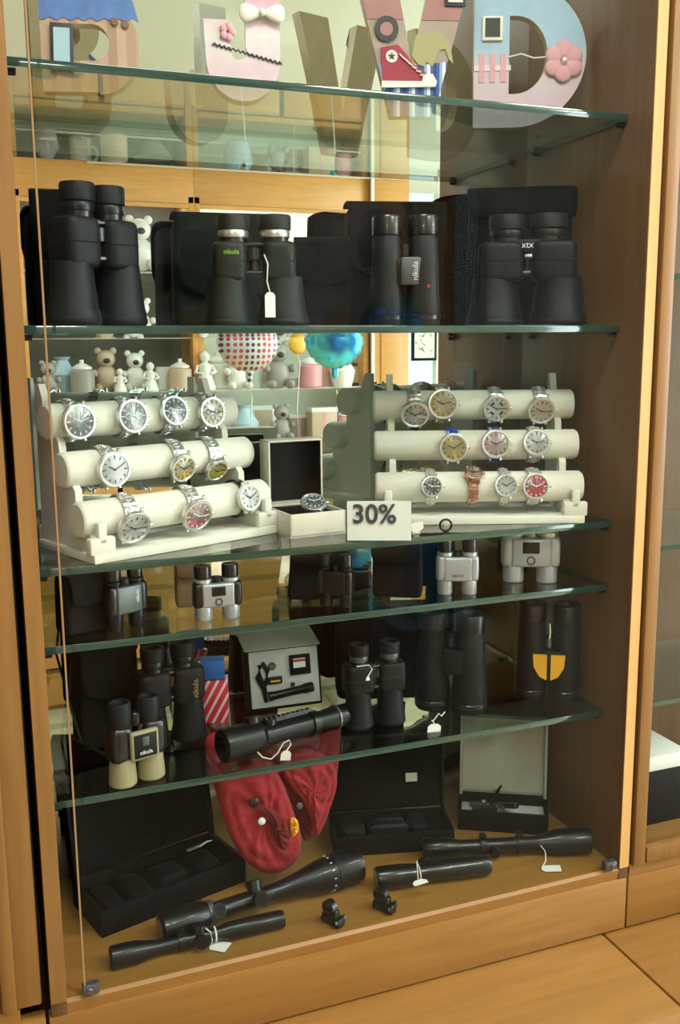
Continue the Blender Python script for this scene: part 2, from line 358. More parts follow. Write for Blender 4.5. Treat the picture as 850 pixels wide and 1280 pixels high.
for zi, z in enumerate((ZF+.24, ZF+.5, H+.1, H+.4)):
    s = MB().use('shelfglass').box(((x0+x1)/2, 1.33, z), (x1-x0-.03, .26, .008)).build('glass_shelf', None)
    tag(s, ['lowest', 'second lowest', 'third', 'topmost'][zi]+' glass shelf inside the next cabinet on the right', 'glass shelf', 'glass shelves in the right-hand cabinet')
    MB().box(((x0+x1)/2, 1.2, z), (x1-x0-.03, .0014, .008)).build('green_edge', 'glassedge', s)
nb_ = thing('gift_box', 'dark gift box with white lid in the cabinet on the right', 'box', (1.04, 1.30, ZF))
MB().box((0, 0, .05), (.14, .12, .10), bev=.003).build('body', 'board', nb_); MB().box((0, 0, .113), (.146, .126, .026), bev=.003).build('lid', 'whitecard', nb_)
lc = thing('display_cabinet', 'neighbouring display cabinet on the left, only its wooden post showing', 'cabinet', (0, 0, 0))
MB().box((.009, 1.31, (ZF+ZT)/2), (.036, .32, ZT-ZF), bev=.003).build('side_panel', 'wood_z', lc)
MB().box((-.40, YP+.012, ZF-.064), (.86, .02, .088), bev=.0015).build('plinth', 'wood', lc)
MB().box((-.40, 1.31, ZF-.01), (.80, .32, .02)).build('bottom_board', 'wood', lc)
MB().box((-.40, 1.48, (ZF+ZT)/2), (.80, .01, ZT-ZF)).build('back_board', 'panel', lc)
MB().box((-.012, YP+.003, (ZF+ZT)/2), (.018, .012, ZT-ZF), bev=.003).build('door_frame', 'wood_z', lc)
#PART2
# ------------------------------------------------------------------ the opposite side of the shop, seen in the mirror
YC = -3.0                                                   # front plane of the opposite cabinets
def mir(px, py, Yv):                                        # point of the shop whose mirror image stands at that pixel
    p = atY(px, py, Yv); return Vector((p.x, 2*YM-Yv, p.z))
def opp_cabinet(label, x0, x1, back, shelves, slim=.036, watts=8):
    t = thing('wall_cabinet', label, 'cabinet', ((x0+x1)/2, YC-.2, 0)); W = x1-x0
    for sx in (-1, 1): MB().box((sx*(W/2-slim/2), 0, 1.2), (slim, .40, 2.4), bev=.002).build('side_panel', 'shopwood', t)
    MB().box((0, .17, 2.467), (W, .06, .215), bev=.003).build('header', 'shopwood', t)
    MB().box((0, -.03, 2.56), (W, .34, .02)).build('top_board', 'shopwood', t)
    MB().box((0, .0, .75), (W-.08, .38, .03)).build('bottom_board', 'shopwood', t)
    MB().box((0, -.19, 1.45), (W-.08, .01, 2.0)).build('back_board', back, t)
    for s in (-1, 1):
        d = MB().box((s*(W/4-.01), .185, .37), (W/2-.05, .02, .70), bev=.004).build('door', 'shopwood', t)
        MB().cyl((s*.05, .2, .55), .01, .02, (0, 1, 0)).build('knob', 'steel', d)
    MB().cyl((-W/2+.08, .06, 2.42), .012, W-.16, (1, 0, 0)).build('strip_lamp', mat('strip_lamp_tube', (245, 250, 255), .4, emit=3), t)
    l = bpy.data.lights.new('strip_lamp_glow', 'AREA'); l.shape = 'RECTANGLE'; l.size = W-.16; l.size_y = .04; l.energy = watts; l.color = (.93, .97, 1)
    lo2 = bpy.data.objects.new('strip_lamp_glow', l); COL.objects.link(lo2); lo2.location = ((x0+x1)/2, YC-.14, 2.405)
    fr = MB(); fr.box((0, .19, 2.345), (W-.07, .018, .025)); fr.build('door_rail', 'shopwood', t)
    for zi, z in enumerate(shelves):
        s = MB().use('shelfglass').box(((x0+x1)/2, YC-.2, z), (W-.08, .34, .008)).build('glass_shelf', None)
        tag(s, ['topmost', 'second', 'third', 'lowest'][zi]+' glass shelf of the '+('left' if x0 < 1 else 'right')+' reflected wall cabinet', 'glass shelf', 'glass shelves of the reflected cabinets')
        MB().box(((x0+x1)/2, YC-.03, z), (W-.08, .003, .009)).build('bright_edge', 'whitecard', s)  # glow along the glass edge painted as a white strip
M['backgrey'] = mat('grey_back_board', (118, 116, 110), .7)
M['backwhite'] = mat('white_back_board', (232, 234, 226), .7)
ZS1, ZS2, ZS3 = H+.06, H-.27, H-.60
opp_cabinet('orange wood wall cabinet reflected at left, grey inside', .28, 1.325, 'backgrey', (H+.45, ZS1, ZS2, ZS3), watts=4)
opp_cabinet('orange wood wall cabinet reflected at centre, white inside', 1.325, 2.47, 'backwhite', (H+.45, ZS1, ZS2, ZS3), watts=22)
t = thing('tall_cupboard', 'plain orange wood tall cupboard reflected beside the bright window', 'cupboard', (2.62, YC-.16, 0))
MB().box((0, 0, 1.29), (.25, .40, 2.58), bev=.004).build('carcass', 'shopwood', t)
MB().box((0, .205, 1.9), (.24, .012, .008)).build('trim_strip', 'whitecard', t); MB().box((-.137, .2, 1.33), (.02, .02, 2.62)).build('white_post', 'whitecard', t)
MB().box((.02, .206, 1.1), (.2, .01, 1.9), bev=.002).build('door', 'shopwood', t)
# framed notice before the window
p = mir(530, 430, 6.30)
t = thing('picture_frame', 'small dark framed notice on the bright window', 'picture', (3.075, YF+.012, p.z))
MB().box((0, 0, 0), (.20, .018, .24), bev=.003).build('frame', 'board', t)
pg = MB().use('whitecard').box((0, .0095, 0), (.16, .002, .20)).use('ink')
for k in range(9):
    a, b = random.uniform(-.05, .05), random.uniform(-.07, .07); pg.tube([(a, .011, b), (a+random.uniform(-.03, .03), .011, b+.03), (a+random.uniform(-.03, .03), .011, b+.01)], .002, 5)
pg.build('paper', None, t)
# knick-knacks
CL = {'white': mat('white_glaze', (226, 226, 222), .3, coat=.5), 'grey': mat('grey_glaze', (150, 146, 142), .4), 'pink': mat('pink_glaze', (214, 150, 160), .4),
      'dark': mat('dark_glaze', (52, 46, 48), .4), 'gold': mat('yellow_glaze', (226, 180, 70), .4), 'blue': mat('pale_blue_glaze', (170, 200, 216), .3), 'beige': mat('beige_glaze', (190, 170, 146), .5)}
WORD = {'white': 'white', 'grey': 'grey', 'pink': 'pink', 'dark': 'dark', 'gold': 'yellow', 'blue': 'pale blue', 'beige': 'beige'}
for k, v in CL.items(): M['k_'+k] = v
def knick(kind, loc, s, c, where):
    lab = {'vase': 'vase', 'teddy_bear': 'teddy bear figure', 'mug': 'mug', 'jar': 'lidded jar', 'figurine': 'figurine', 'photo_frame': 'photo frame', 'gift_box': 'gift box', 'bowl': 'bowl'}[kind]
    t = thing(kind, WORD[c]+' '+lab+' '+where, lab.split()[-1] if kind != 'teddy_bear' else 'teddy bear', loc, 0, 'knick-knacks in the reflected cabinets'); m = 'k_'+c
    if kind == 'vase': MB().lathe([(.28*s, 0), (.34*s, .2*s), (.40*s, .5*s), (.2*s, .8*s), (.16*s, .9*s), (.24*s, s), (.2*s, .98*s), (.12*s, .85*s)], n=20).build('body', m, t)
    elif kind == 'jar':
        MB().lathe([(.30*s, 0), (.36*s, .05*s), (.36*s, .66*s), (.28*s, .72*s)], n=20).build('body', m, t); MB().lathe([(.3*s, .72*s), (.3*s, .78*s), (.12*s, .88*s), (.06*s, .9*s), (.07*s, s), (0, s)], n=16).build('lid', 'k_white', t)
    elif kind == 'mug':
        MB().lathe([(.32*s, 0), (.36*s, .03*s), (.36*s, .9*s), (.32*s, .9*s), (.3*s, .1*s), (0, .08*s)], n=22).build('body', m, t)
        MB().tube([(.34*s+.2*s*math.sin(a), 0, .5*s+.24*s*math.cos(a)) for a in [PI*k/8 for k in range(9)]], .05*s, 8).build('handle', m, t)
    elif kind == 'bowl': MB().lathe([(.25*s, 0), (.3*s, .04*s), (.6*s, .4*s), (.66*s, .5*s), (.6*s, .48*s), (.3*s, .12*s), (0, .1*s)], n=24).build('body', m, t)
    elif kind == 'teddy_bear':
        b = MB(); b.sup((0, 0, .3*s), (.5*s, .42*s, .6*s), .9, .9, 20, 12).sup((0, .03*s, .74*s), (.42*s, .38*s, .4*s), 1, 1, 20, 12)
        b.build('body', m, t)
        for q in (-1, 1): MB().sup((q*.17*s, .02*s, .92*s), (.16*s, .09*s, .16*s), 1, 1, 12, 8).build('ear', m, t)
        for q in (-1, 1):
            MB().sup((q*.2*s, .2*s, .1*s), (.2*s, .36*s, .2*s), 1, 1, 14, 8).build('leg', m, t); MB().sup((q*.28*s, .1*s, .42*s), (.16*s, .3*s, .18*s), 1, 1, 14, 8).build('arm', m, t)
        MB().sup((0, .22*s, .7*s), (.16*s, .12*s, .12*s), 1, 1, 12, 8).build('muzzle', 'k_dark' if c != 'dark' else 'k_grey', t)
    elif kind == 'figurine':
        MB().lathe([(.26*s, 0), (.28*s, .05*s), (.2*s, .3*s), (.15*s, .5*s), (.18*s, .62*s), (.07*s, .72*s), (.13*s, .8*s), (.14*s, .88*s), (.08*s, .97*s), (0, s)], n=18).build('body', m, t)
        for q in (-1, 1): MB().tube([(q*.16*s, 0, .62*s), (q*.26*s, .06*s, .46*s), (q*.1*s, .17*s, .42*s)], [.06*s, .05*s, .04*s], 8).build('arm', m, t)
    elif kind == 'photo_frame':
        MB().box((0, 0, .5*s), (.8*s, .06*s, s), rx=.12, bev=.01*s).build('frame', m, t); MB().box((0, .034*s, .5*s), (.56*s, .01*s, .72*s), rx=.12).build('photo', 'k_beige' if c != 'beige' else 'k_dark', t)
    elif kind == 'gift_box':
        MB().box((0, 0, .4*s), (.8*s, .6*s, .8*s), bev=.01*s).build('body', m, t); MB().box((0, 0, .86*s), (.84*s, .64*s, .14*s), bev=.01*s).build('lid', 'k_white', t)
        MB().box((0, .305*s, .4*s), (.1*s, .01*s, .8*s)).build('ribbon', 'k_pink', t)
def row(z, items, where, Yv=6.0):
    for i, (kind, px, s, c) in enumerate(items):
        yy = Yv+(.07 if i % 2 else -.06); s *= .9
        dup_ = sum(1 for q in items if q[0] == kind and q[3] == c) > 1
        nb2 = items[i-1] if i else items[1]
        wh = where+(' right of ' if i else ' left of ')+WORD[nb2[3]]+' '+nb2[0].replace('_', ' ') if dup_ else where
        p = on(px, yy, z); knick(kind, (p.x, 2*YM-yy, z+.0045), s, c, wh)
W1 = 'on the middle shelf of the reflected left cabinet'; W2 = 'on the middle glass shelf of the reflected right cabinet'
row(ZS2, [('teddy_bear', 62, .22, 'grey'), ('vase', 80, .24, 'blue'), ('jar', 104, .22, 'grey'), ('teddy_bear', 134, .30, 'beige'), ('figurine', 151, .16, 'white'), ('teddy_bear', 170, .28, 'white'), ('figurine', 189, .2, 'white'), ('mug', 207, .18, 'white'), ('jar', 226, .22, 'beige')], W1)
row(ZS2, [('figurine', 257, .27, 'white'), ('jar', 272, .26, 'white'), ('teddy_bear', 298, .30, 'white'), ('photo_frame', 334, .15, 'blue'), ('teddy_bear', 348, .34, 'grey'), ('bowl', 366, .14, 'white'), ('jar', 388, .24, 'pink'), ('gift_box', 405, .22, 'beige'), ('vase', 428, .24, 'white'), ('photo_frame', 446, .17, 'dark')], W2, 5.98)
row(ZS3, [('vase', 306, .26, 'blue'), ('photo_frame', 330, .24, 'white'), ('teddy_bear', 352, .26, 'grey'), ('gift_box', 372, .18, 'grey'), ('gift_box', 402, .24, 'beige'), ('jar', 430, .2, 'pink')], 'on the lower glass shelf of the reflected right cabinet')
row(ZS3, [('vase', 80, .2, 'grey'), ('mug', 120, .2, 'white'), ('jar', 160, .24, 'beige'), ('bowl', 205, .2, 'grey')], 'on the lower glass shelf of the reflected left cabinet')
row(ZS1, [('vase', 60, .2, 'grey'), ('mug', 105, .17, 'white'), ('teddy_bear', 178, .26, 'white'), ('gift_box', 214, .2, 'gold')], 'on the upper glass shelf of the reflected left cabinet')
row(H+.45, [('teddy_bear', 176, .36, 'white'), ('vase', 110, .3, 'grey'), ('jar', 215, .26, 'dark')], 'behind the door top of the reflected left cabinet')
row(ZS1, [('figurine', 262, .24, 'white'), ('teddy_bear', 300, .26, 'beige'), ('vase', 345, .25, 'white'), ('mug', 375, .18, 'gold'), ('teddy_bear', 425, .25, 'white')], 'on the upper glass shelf of the reflected right cabinet')
row(H+.45, [('photo_frame', 300, .3, 'white'), ('gift_box', 350, .28, 'white'), ('vase', 420, .34, 'grey')], 'behind the door top of the reflected right cabinet')
row(H+1.075, [('gift_box', 60, .12, 'dark'), ('bowl', 82, .12, 'white'), ('gift_box', 115, .14, 'beige'), ('bowl', 146, .12, 'white'), ('gift_box', 172, .12, 'pink'), ('gift_box', 200, .1, 'grey'), ('gift_box', 222, .1, 'beige')], 'on top of the reflected left cabinet')
# low counter in the middle of the shop
t = thing('shop_counter', 'low orange wood counter reflected through the lower shelves', 'counter', (1.15, -1.3, 0))
MB().box((0, 0, .35), (2.0, .5, .66), bev=.006).build('body', 'shopwood', t); MB().box((0, 0, .70), (2.06, .56, .035), bev=.006).build('top', 'edge', t)
MB().box((0, 0, .012), (1.96, .46, .024)).build('kick_board', 'board', t)
for k in range(3): MB().box((-.66+k*.66, .254, .36), (.62, .012, .56), bev=.003).build('door', 'shopwood', t)
# foil balloons
def foil(name, label, c, R, m, tail, flat=.55, stripes=None):
    t = thing(name, label, 'balloon', c, 0)
    b = MB()
    def fn(v):
        a = math.atan2(v.z, v.x); rr = math.hypot(v.x, v.z)/R; k = 1+.03*math.sin(a*22)*rr**3
        return Vector((v.x*k, v.y, v.z*k))
    b.sup((0, 0, 0), (2*R, 2*R*flat, 2*R), 1, 1, 56, 28, fn); b.build('body', m, t)
    MB().sup((0, 0, -R*1.12), (R*.22, R*.1, R*.42), .8, .8, 14, 10).build('neck', m, t)
    MB().tube([(0, 0, -R*1.3), (.01, .005, -R*1.8), (-.008, 0, -R*1.3-tail*.6), (0, 0, -R*1.3-tail)], .003, 6).build('ribbon', 'string', t)
    return t
bb = bpy.data.materials.new('blue_foil'); bb.use_nodes = True; n_ = bb.node_tree; p_ = n_.nodes['Principled BSDF']
p_.inputs['Metallic'].default_value = .75; p_.inputs['Roughness'].default_value = .22
no = n_.nodes.new('ShaderNodeTexNoise'); no.inputs['Scale'].default_value = 9; tc = n_.nodes.new('ShaderNodeTexCoord'); n_.links.new(tc.outputs['Object'], no.inputs['Vector'])
cr = n_.nodes.new('ShaderNodeValToRGB'); cr.color_ramp.elements[0].color = lin((26, 110, 190)); cr.color_ramp.elements[1].color = lin((90, 210, 236)); cr.color_ramp.elements[0].position = .4; cr.color_ramp.elements[1].position = .62
n_.links.new(no.outputs[0], cr.inputs[0]); n_.links.new(cr.outputs[0], p_.inputs['Base Color']); M['bluefoil'] = bb
db = bpy.data.materials.new('dotted_foil'); db.use_nodes = True; n_ = db.node_tree; p_ = n_.nodes['Principled BSDF']; p_.inputs['Roughness'].default_value = .3; p_.inputs['Metallic'].default_value = .3
tc = n_.nodes.new('ShaderNodeTexCoord'); mp = n_.nodes.new('ShaderNodeMapping'); mp.inputs['Scale'].default_value = (38, 1, 38); n_.links.new(tc.outputs['Object'], mp.inputs[0])
vo = n_.nodes.new('ShaderNodeTexVoronoi'); vo.inputs['Scale'].default_value = 1; vo.inputs['Randomness'].default_value = .12; n_.links.new(mp.outputs[0], vo.inputs['Vector'])
st = n_.nodes.new('ShaderNodeMath'); st.operation = 'LESS_THAN'; st.inputs[1].default_value = .33; n_.links.new(vo.outputs['Distance'], st.inputs[0])
wv = n_.nodes.new('ShaderNodeTexWave'); wv.inputs['Scale'].default_value = 2.2; n_.links.new(tc.outputs['Object'], wv.inputs['Vector'])
r1 = n_.nodes.new('ShaderNodeValToRGB'); r1.color_ramp.elements[0].color = lin((90, 60, 90)); r1.color_ramp.elements[1].color = lin((214, 84, 110)); n_.links.new(wv.outputs['Fac'], r1.inputs[0])
mx = n_.nodes.new('ShaderNodeMix'); mx.data_type = 'RGBA'; n_.links.new(st.outputs[0], mx.inputs['Factor']); mx.inputs['A'].default_value = lin((214, 220, 228)); n_.links.new(r1.outputs[0], mx.inputs['B'])
n_.links.new(mx.outputs['Result'], p_.inputs['Base Color']); M['dotfoil'] = db
p = mir(418, 421, 4.2); foil('foil_balloon', 'round blue foil balloon reflected above the counter', p, .145, 'bluefoil', .62)
p = mir(310, 424, 4.2); foil('foil_balloon', 'round dotted white foil balloon reflected above the counter', p, .145, 'dotfoil', .62)
p = mir(372, 430, 5.2); foil('foil_balloon', 'small yellow balloon reflected between two foil balloons', p, .055, 'k_gold', .5)
# blue gift bag on a white stand in the shop
p = on(452, 3.7, .53)
t = thing('display_stand', 'white display stand reflected behind the compact binoculars', 'stand', (p.x, 2*YM-3.7, 0)); MB().box((0, 0, .26), (.34, .3, .52), bev=.005).build('body', 'whitecard', t); MB().box((0, 0, .525), (.37, .33, .012), bev=.003).build('top', 'k_blue', t)
t = thing('gift_bag', 'shiny blue gift bag standing on the white display stand', 'bag', (p.x, 2*YM-3.7, .531))
MB().box((0, 0, .13), (.16, .09, .26), bev=.004).build('body', 'bluefoil', t)
for yy in (-.045, .045): MB().tube([(-.04, yy, .25), (-.03, yy, .31), (.03, yy, .31), (.04, yy, .25)], .003, 6).build('handle', 'string', t)
p = on(292, 4.1, .7175)
t = thing('gift_bag', 'small blue and white gift bag on the low reflected counter', 'bag', (p.x, -1.2, .7175)); MB().box((0, 0, .07), (.1, .06, .14), bev=.003).build('body', 'bluefoil', t); MB().tube([(-.02, .03, .13), (0, .03, .19), (.02, .03, .13)], .003, 6).build('handle', 'string', t)
# air conditioner high on the right
t = thing('air_conditioner', 'long dark slotted air conditioner high in the reflection', 'air conditioner', (3.6, -1.2, 2.55))
MB().box((0, 0, 0), (.24, .9, .26), bev=.03).build('casing', 'whitecard', t); MB().box((-.118, 0, -.07), (.02, .8, .06), bev=.004).build('vent', 'board', t)

# ------------------------------------------------------------------ decorated letters on the top shelf
def letter_mesh(outline, holes, T, m, name, parent, sides=None):
    c = bpy.data.curves.new('l', 'CURVE'); c.dimensions = '2D'; c.fill_mode = 'BOTH'; c.extrude = T/2
    for poly in [outline]+holes:
        s = c.splines.new('POLY'); s.points.add(len(poly)-1); s.use_cyclic_u = True
        for i, (a, b) in enumerate(poly): s.points[i].co = (a, b, 0, 1)
    t = bpy.data.objects.new('l', c); me = bpy.data.meshes.new_from_object(t); bpy.data.objects.remove(t); bpy.data.curves.remove(c)
    me.transform(Matrix.Rotation(PI/2, 4, 'X')); me.name = name
    me.materials.clear(); me.materials.append(M[m])
    if sides:
        me.materials.append(M[sides])
        for f in me.polygons:
            if f.normal.y > -.5: f.material_index = 1
    o = bpy.data.objects.new(name, me); COL.objects.link(o); o.parent = parent; return o
def deco_mat(name, stops, axis='Z', noise=None):
    # flat printed bands of paper across the letter face (a print on the thing itself)
    m = bpy.data.materials.new(name); m.use_nodes = True; nt = m.node_tree; b = nt.nodes['Principled BSDF']; b.inputs['Roughness'].default_value = .6
    tc = nt.nodes.new('ShaderNodeTexCoord'); sp = nt.nodes.new('ShaderNodeSeparateXYZ'); nt.links.new(tc.outputs['Object'], sp.inputs[0])
    n = nt.nodes.new('ShaderNodeTexNoise'); n.inputs['Scale'].default_value = noise or 20; nt.links.new(tc.outputs['Object'], n.inputs['Vector'])
    ma = nt.nodes.new('ShaderNodeMath'); ma.operation = 'MULTIPLY_ADD'; ma.inputs[1].default_value = .03 if noise else .004; nt.links.new(n.outputs[0], ma.inputs[0]); nt.links.new(sp.outputs[axis], ma.inputs[2])
    sc = nt.nodes.new('ShaderNodeMath'); sc.operation = 'MULTIPLY'; sc.inputs[1].default_value = 4; nt.links.new(ma.outputs[0], sc.inputs[0])
    r = nt.nodes.new('ShaderNodeValToRGB'); r.color_ramp.interpolation = 'LINEAR' if noise else 'CONSTANT'
    while len(r.color_ramp.elements) < len(stops): r.color_ramp.elements.new(.5)
    for e, (pz, c) in zip(r.color_ramp.elements, stops): e.position = min(1, pz*4); e.color = lin(c)
    nt.links.new(sc.outputs[0], r.inputs[0])
    n2 = nt.nodes.new('ShaderNodeTexNoise'); n2.inputs['Scale'].default_value = 60; nt.links.new(tc.outputs['Object'], n2.inputs['Vector'])
    hs = nt.nodes.new('ShaderNodeHueSaturation'); mr = nt.nodes.new('ShaderNodeMapRange'); mr.inputs[3].default_value = .9; mr.inputs[4].default_value = 1.1
    nt.links.new(n2.outputs[0], mr.inputs[0]); nt.links.new(mr.outputs[0], hs.inputs['Value']); nt.links.new(r.outputs[0], hs.inputs['Color']); nt.links.new(hs.outputs[0], b.inputs['Base Color'])
    return m
def stripes_mat(name, cols, period, axis='X', rot=0):
    m = bpy.data.materials.new(name); m.use_nodes = True; nt = m.node_tree; b = nt.nodes['Principled BSDF']; b.inputs['Roughness'].default_value = .6
    tc = nt.nodes.new('ShaderNodeTexCoord'); sp = nt.nodes.new('ShaderNodeSeparateXYZ'); rm = nt.nodes.new('ShaderNodeMapping'); rm.inputs['Rotation'].default_value = (0, rot, 0); nt.links.new(tc.outputs['Object'], rm.inputs[0]); nt.links.new(rm.outputs[0], sp.inputs[0])
    a = nt.nodes.new('ShaderNodeMath'); a.operation = 'DIVIDE'; a.inputs[1].default_value = period; fr = nt.nodes.new('ShaderNodeMath'); fr.operation = 'FRACT'
    nt.links.new(sp.outputs[axis], a.inputs[0]); nt.links.new(a.outputs[0], fr.inputs[0]); r = nt.nodes.new('ShaderNodeValToRGB'); r.color_ramp.interpolation = 'CONSTANT'
    while len(r.color_ramp.elements) < len(cols): r.color_ramp.elements.new(.5)
    for i, (e, c) in enumerate(zip(r.color_ramp.elements, cols)): e.position = i/len(cols); e.color = lin(c)
    nt.links.new(fr.outputs[0], r.inputs[0]); nt.links.new(r.outputs[0], b.inputs['Base Color']); return m
M['mdf'] = mat('brown_fibreboard', (136, 112, 84), .8, noise=.05)
M['mdf_l'] = mat('pale_fibreboard', (206, 184, 150), .8, noise=.05)
M['denim'] = mat('blue_denim_paper', (92, 124, 186), .7, noise=.15, nscale=60)
M['planks'] = stripes_mat('plank_paper', [(196, 164, 142), (182, 148, 128), (192, 160, 138), (172, 138, 118)], .05)
M['pinkpaper'] = deco_mat('pink_floral_paper', [(0, (222, 216, 218)), (.05, (220, 190, 202)), (.10, (226, 214, 218)), (.16, (214, 150, 168)), (.24, (224, 196, 204))], 'Z', 28)
M['skypaper'] = deco_mat('sky_and_pink_paper', [(0, (196, 190, 200)), (.05, (212, 186, 198)), (.10, (206, 192, 202)), (.125, (168, 194, 216)), (.25, (156, 190, 216))], 'Z', 14)
M['bluestripe'] = stripes_mat('blue_striped_paper', [(50, 84, 150), (140, 170, 214), (232, 236, 240), (60, 90, 160), (30, 52, 110)], .022)
M['greypaper'] = mat('taupe_paper', (168, 150, 138), .7, noise=.06)
M['mauve'] = mat('mauve_paper', (166, 120, 118), .7, noise=.06)
M['cream2'] = mat('cream_ribbon', (240, 234, 224), .6)
M['flower'] = mat('pink_petal', (222, 164, 176), .6); M['flower2'] = mat('pale_petal', (232, 206, 216), .6)
M['khaki'] = mat('khaki_paper', (170, 160, 118), .7)
LT = .02; ZL1 = S1
# B
pB = on(56, 1.352, ZL1); t = thing('letter_b', 'wooden letter B papered in blue denim and planks', 'letter', pB, math.radians(-14), 'decorated letters on the top shelf')
def scB(pts): return [(x, z) for x, z in pts]
outB = [(0, 0), (.075, 0)]+arc(.072, .055, .058, -PI/2+.05, PI/2-.5, 12)+arc(.066, .160, .048, -PI/2+.6, PI/2, 12)+[(0, .208)]
outB = [(a, b) for a, b in outB]
holeB = [(.035, .038), (.066, .038)]+arc(.068, .060, .022, -PI/2, PI/2, 8)+[(.035, .082)]
holeB2 = [(.035, .128), (.062, .128)]+arc(.064, .148, .018, -PI/2, PI/2, 8)+[(.035, .168)]
t.scale = (.95, 1, 1)
letter_mesh(outB, [holeB, holeB2], LT, 'planks', 'letter_body', t, 'mdf_l')
dz = .098
outD = [(0, dz-.012)]+[(.005+.125*k/14, dz-.013+.004*math.sin(k*PI)+(.004 if k % 2 else 0)) for k in range(15)]+[(.121, dz+.02)]+arc(.066, .160, .048, -PI/2+.9, PI/2, 12)+[(0, .208)]
letter_mesh(outD, [holeB2], .001, 'denim', 'denim_paper', t).location = (0, -LT/2-.0006, 0)
fp = MB().box((.028, -LT/2-.003, .052), (.030, .004, .058), ry=.04, bev=.0008).build('photo_frame', 'ink', t); MB().box((.028, -LT/2-.0055, .052), (.021, .001, .046), ry=.04).build('photo', 'k_blue', fp)
MB().box((.085, -LT/2-.002, .155), (.05, .003, .035), ry=-.05).build('note_card', 'k_beige', t)
for bx, bz in ((.098, .085), (.112, .082), (.105, .146)): MB().cyl((bx, -LT/2+.001, bz), .005, .004, (0, -1, 0)).build('button', 'brown', t)
# J
pJ = on(252, 1.342, ZL1); t = thing('letter_j', 'wooden letter J papered in pink flowers with a white bow', 'letter', pJ, math.radians(-12), 'decorated letters on the top shelf')
oJ = arc(.062, .056, .054, PI, 1.5*PI+.0, 10)+arc(.062, .056, .054, 1.5*PI, 2*PI, 10)[1:]+[(.116, .215), (.066, .215), (.066, .070)]+arc(.056, .066, .012, 0, -PI, 6)+[(.044, .104), (.006, .104)]
t.scale = (.92, 1, 1)
letter_mesh(oJ, [], LT*1.3, 'pinkpaper', 'letter_body', t, 'cream2')
MB().tube([(.018+.1*k/30, -.0145, .073-.022*k/30+(.0015 if k % 2 else -.0015)) for k in range(31)], .0013, 6).build('zigzag_trim', 'ink', t)
bw = MB()
for s in (-1, 1): bw.sup((.090+s*.017, -.019, .112), (.032, .010, .02), .8, .8, 16, 10, lambda v, s=s: Vector((v.x, v.y, v.z*(.5+abs(v.x+s*.016)/.032))))
bw.sup((.090, -.022, .112), (.010, .010, .010), 1, 1, 12, 8); bw.build('bow', 'cream2', t)
fr_ = MB().box((.094, -.0155, .155), (.034, .004, .034), bev=.0008).build('photo_frame', 'cream2', t); MB().box((.094, -.018, .155), (.024, .001, .024)).build('photo', 'k_grey', fr_)
fl = MB()
for k in range(5): fl.sup((.040+.007*math.cos(k*1.257), -.0155, .088+.007*math.sin(k*1.257)), (.011, .005, .011), 1, 1, 12, 6)
fl.build('fabric_flower', 'flower', t)
# V
pV = on(487, 1.335, ZL1); t = thing('letter_v', 'wooden letter V with blue stripes and a red sneaker cut-out', 'letter', pV, math.radians(-16), 'decorated letters on the top shelf')
oV = [(0, 0), (.062, 0), (.122, .215), (.064, .215), (.031, .070), (.002, .215), (-.056, .215)]
letter_mesh(oV, [], LT, 'greypaper', 'letter_body', t, 'mdf_l')
letter_mesh([(0, 0), (.062, 0), (.083, .075), (.034, .069), (.031, .070), (.030, .070), (-.018, .070)], [], .001, 'bluestripe', 'striped_paper', t).location = (0, -LT/2-.0006, 0)
letter_mesh([(-.033, .130), (.0178, .130), (.002, .215), (-.056, .215)], [], .001, 'mauve', 'mauve_paper', t).location = (0, -LT/2-.0006, 0)
letter_mesh([(.046, .130), (.098, .130), (.122, .215), (.064, .215)], [], .001, 'mauve', 'mauve_paper', t).location = (0, -LT/2-.0006, 0)
letter_mesh([(-.040, .170), (.011, .170), (.002, .215), (-.056, .215)], [], .001, 'bluestripe', 'striped_paper', t).location = (0, -LT/2-.0016, 0)
letter_mesh([(.055, .185), (.114, .185), (.122, .215), (.064, .215)], [], .001, 'bluestripe', 'striped_paper', t).location = (0, -LT/2-.0016, 0)
rg = MB().lathe([(.010, 0), (.017, 0), (.017, .003), (.010, .003), (.010, 0)], (-.006, -LT/2-.0005, .117), (0, -1, 0), 28, cap=False).build('ring_badge', 'ink', t); MB().cyl((-.006, -LT/2, .117), .010, .003, (0, -1, 0)).build('badge_centre', 'mauve', rg)
pf = MB().box((.092, -LT/2-.002, .168), (.030, .004, .040), bev=.001).build('photo_frame', 'ink', t); MB().box((.092, -LT/2-.0045, .168), (.021, .001, .030)).build('photo', 'k_white', pf)
sn = MB().prism([(-.012, .046), (-.014, .092), (.010, .096), (.020, .086), (.034, .068), (.050, .060), (.050, .046)], -LT/2-.004, -LT/2-.001).build('sneaker_upper', mat('crimson_canvas', (160, 52, 70), .7, noise=.08), t)
MB().prism([(-.014, .038), (-.013, .047), (.045, .047), (.046, .056), (.060, .057), (.066, .047), (.064, .040)], -LT/2-.006, -LT/2-.002).build('sole', 'cream2', sn)
MB().cyl((.001, -LT/2-.0035, .080), .0085, .0015, (0, -1, 0)).build('round_patch', 'cream2', sn)
MB().prism([(.001+(.006 if k % 2 == 0 else .0024)*math.sin(k*PI/5), .080+(.006 if k % 2 == 0 else .0024)*math.cos(k*PI/5)) for k in range(10)], -LT/2-.0058, -LT/2-.005).build('star', 'ink', sn)
lcs = MB()
for k in range(6): lcs.tube([(.012+.006*k, -LT/2-.0055, .083-.0055*k), (.018+.0062*k, -LT/2-.0062, .077-.0045*k)], .0011, 6)
lcs.build('laces', 'cream2', sn)
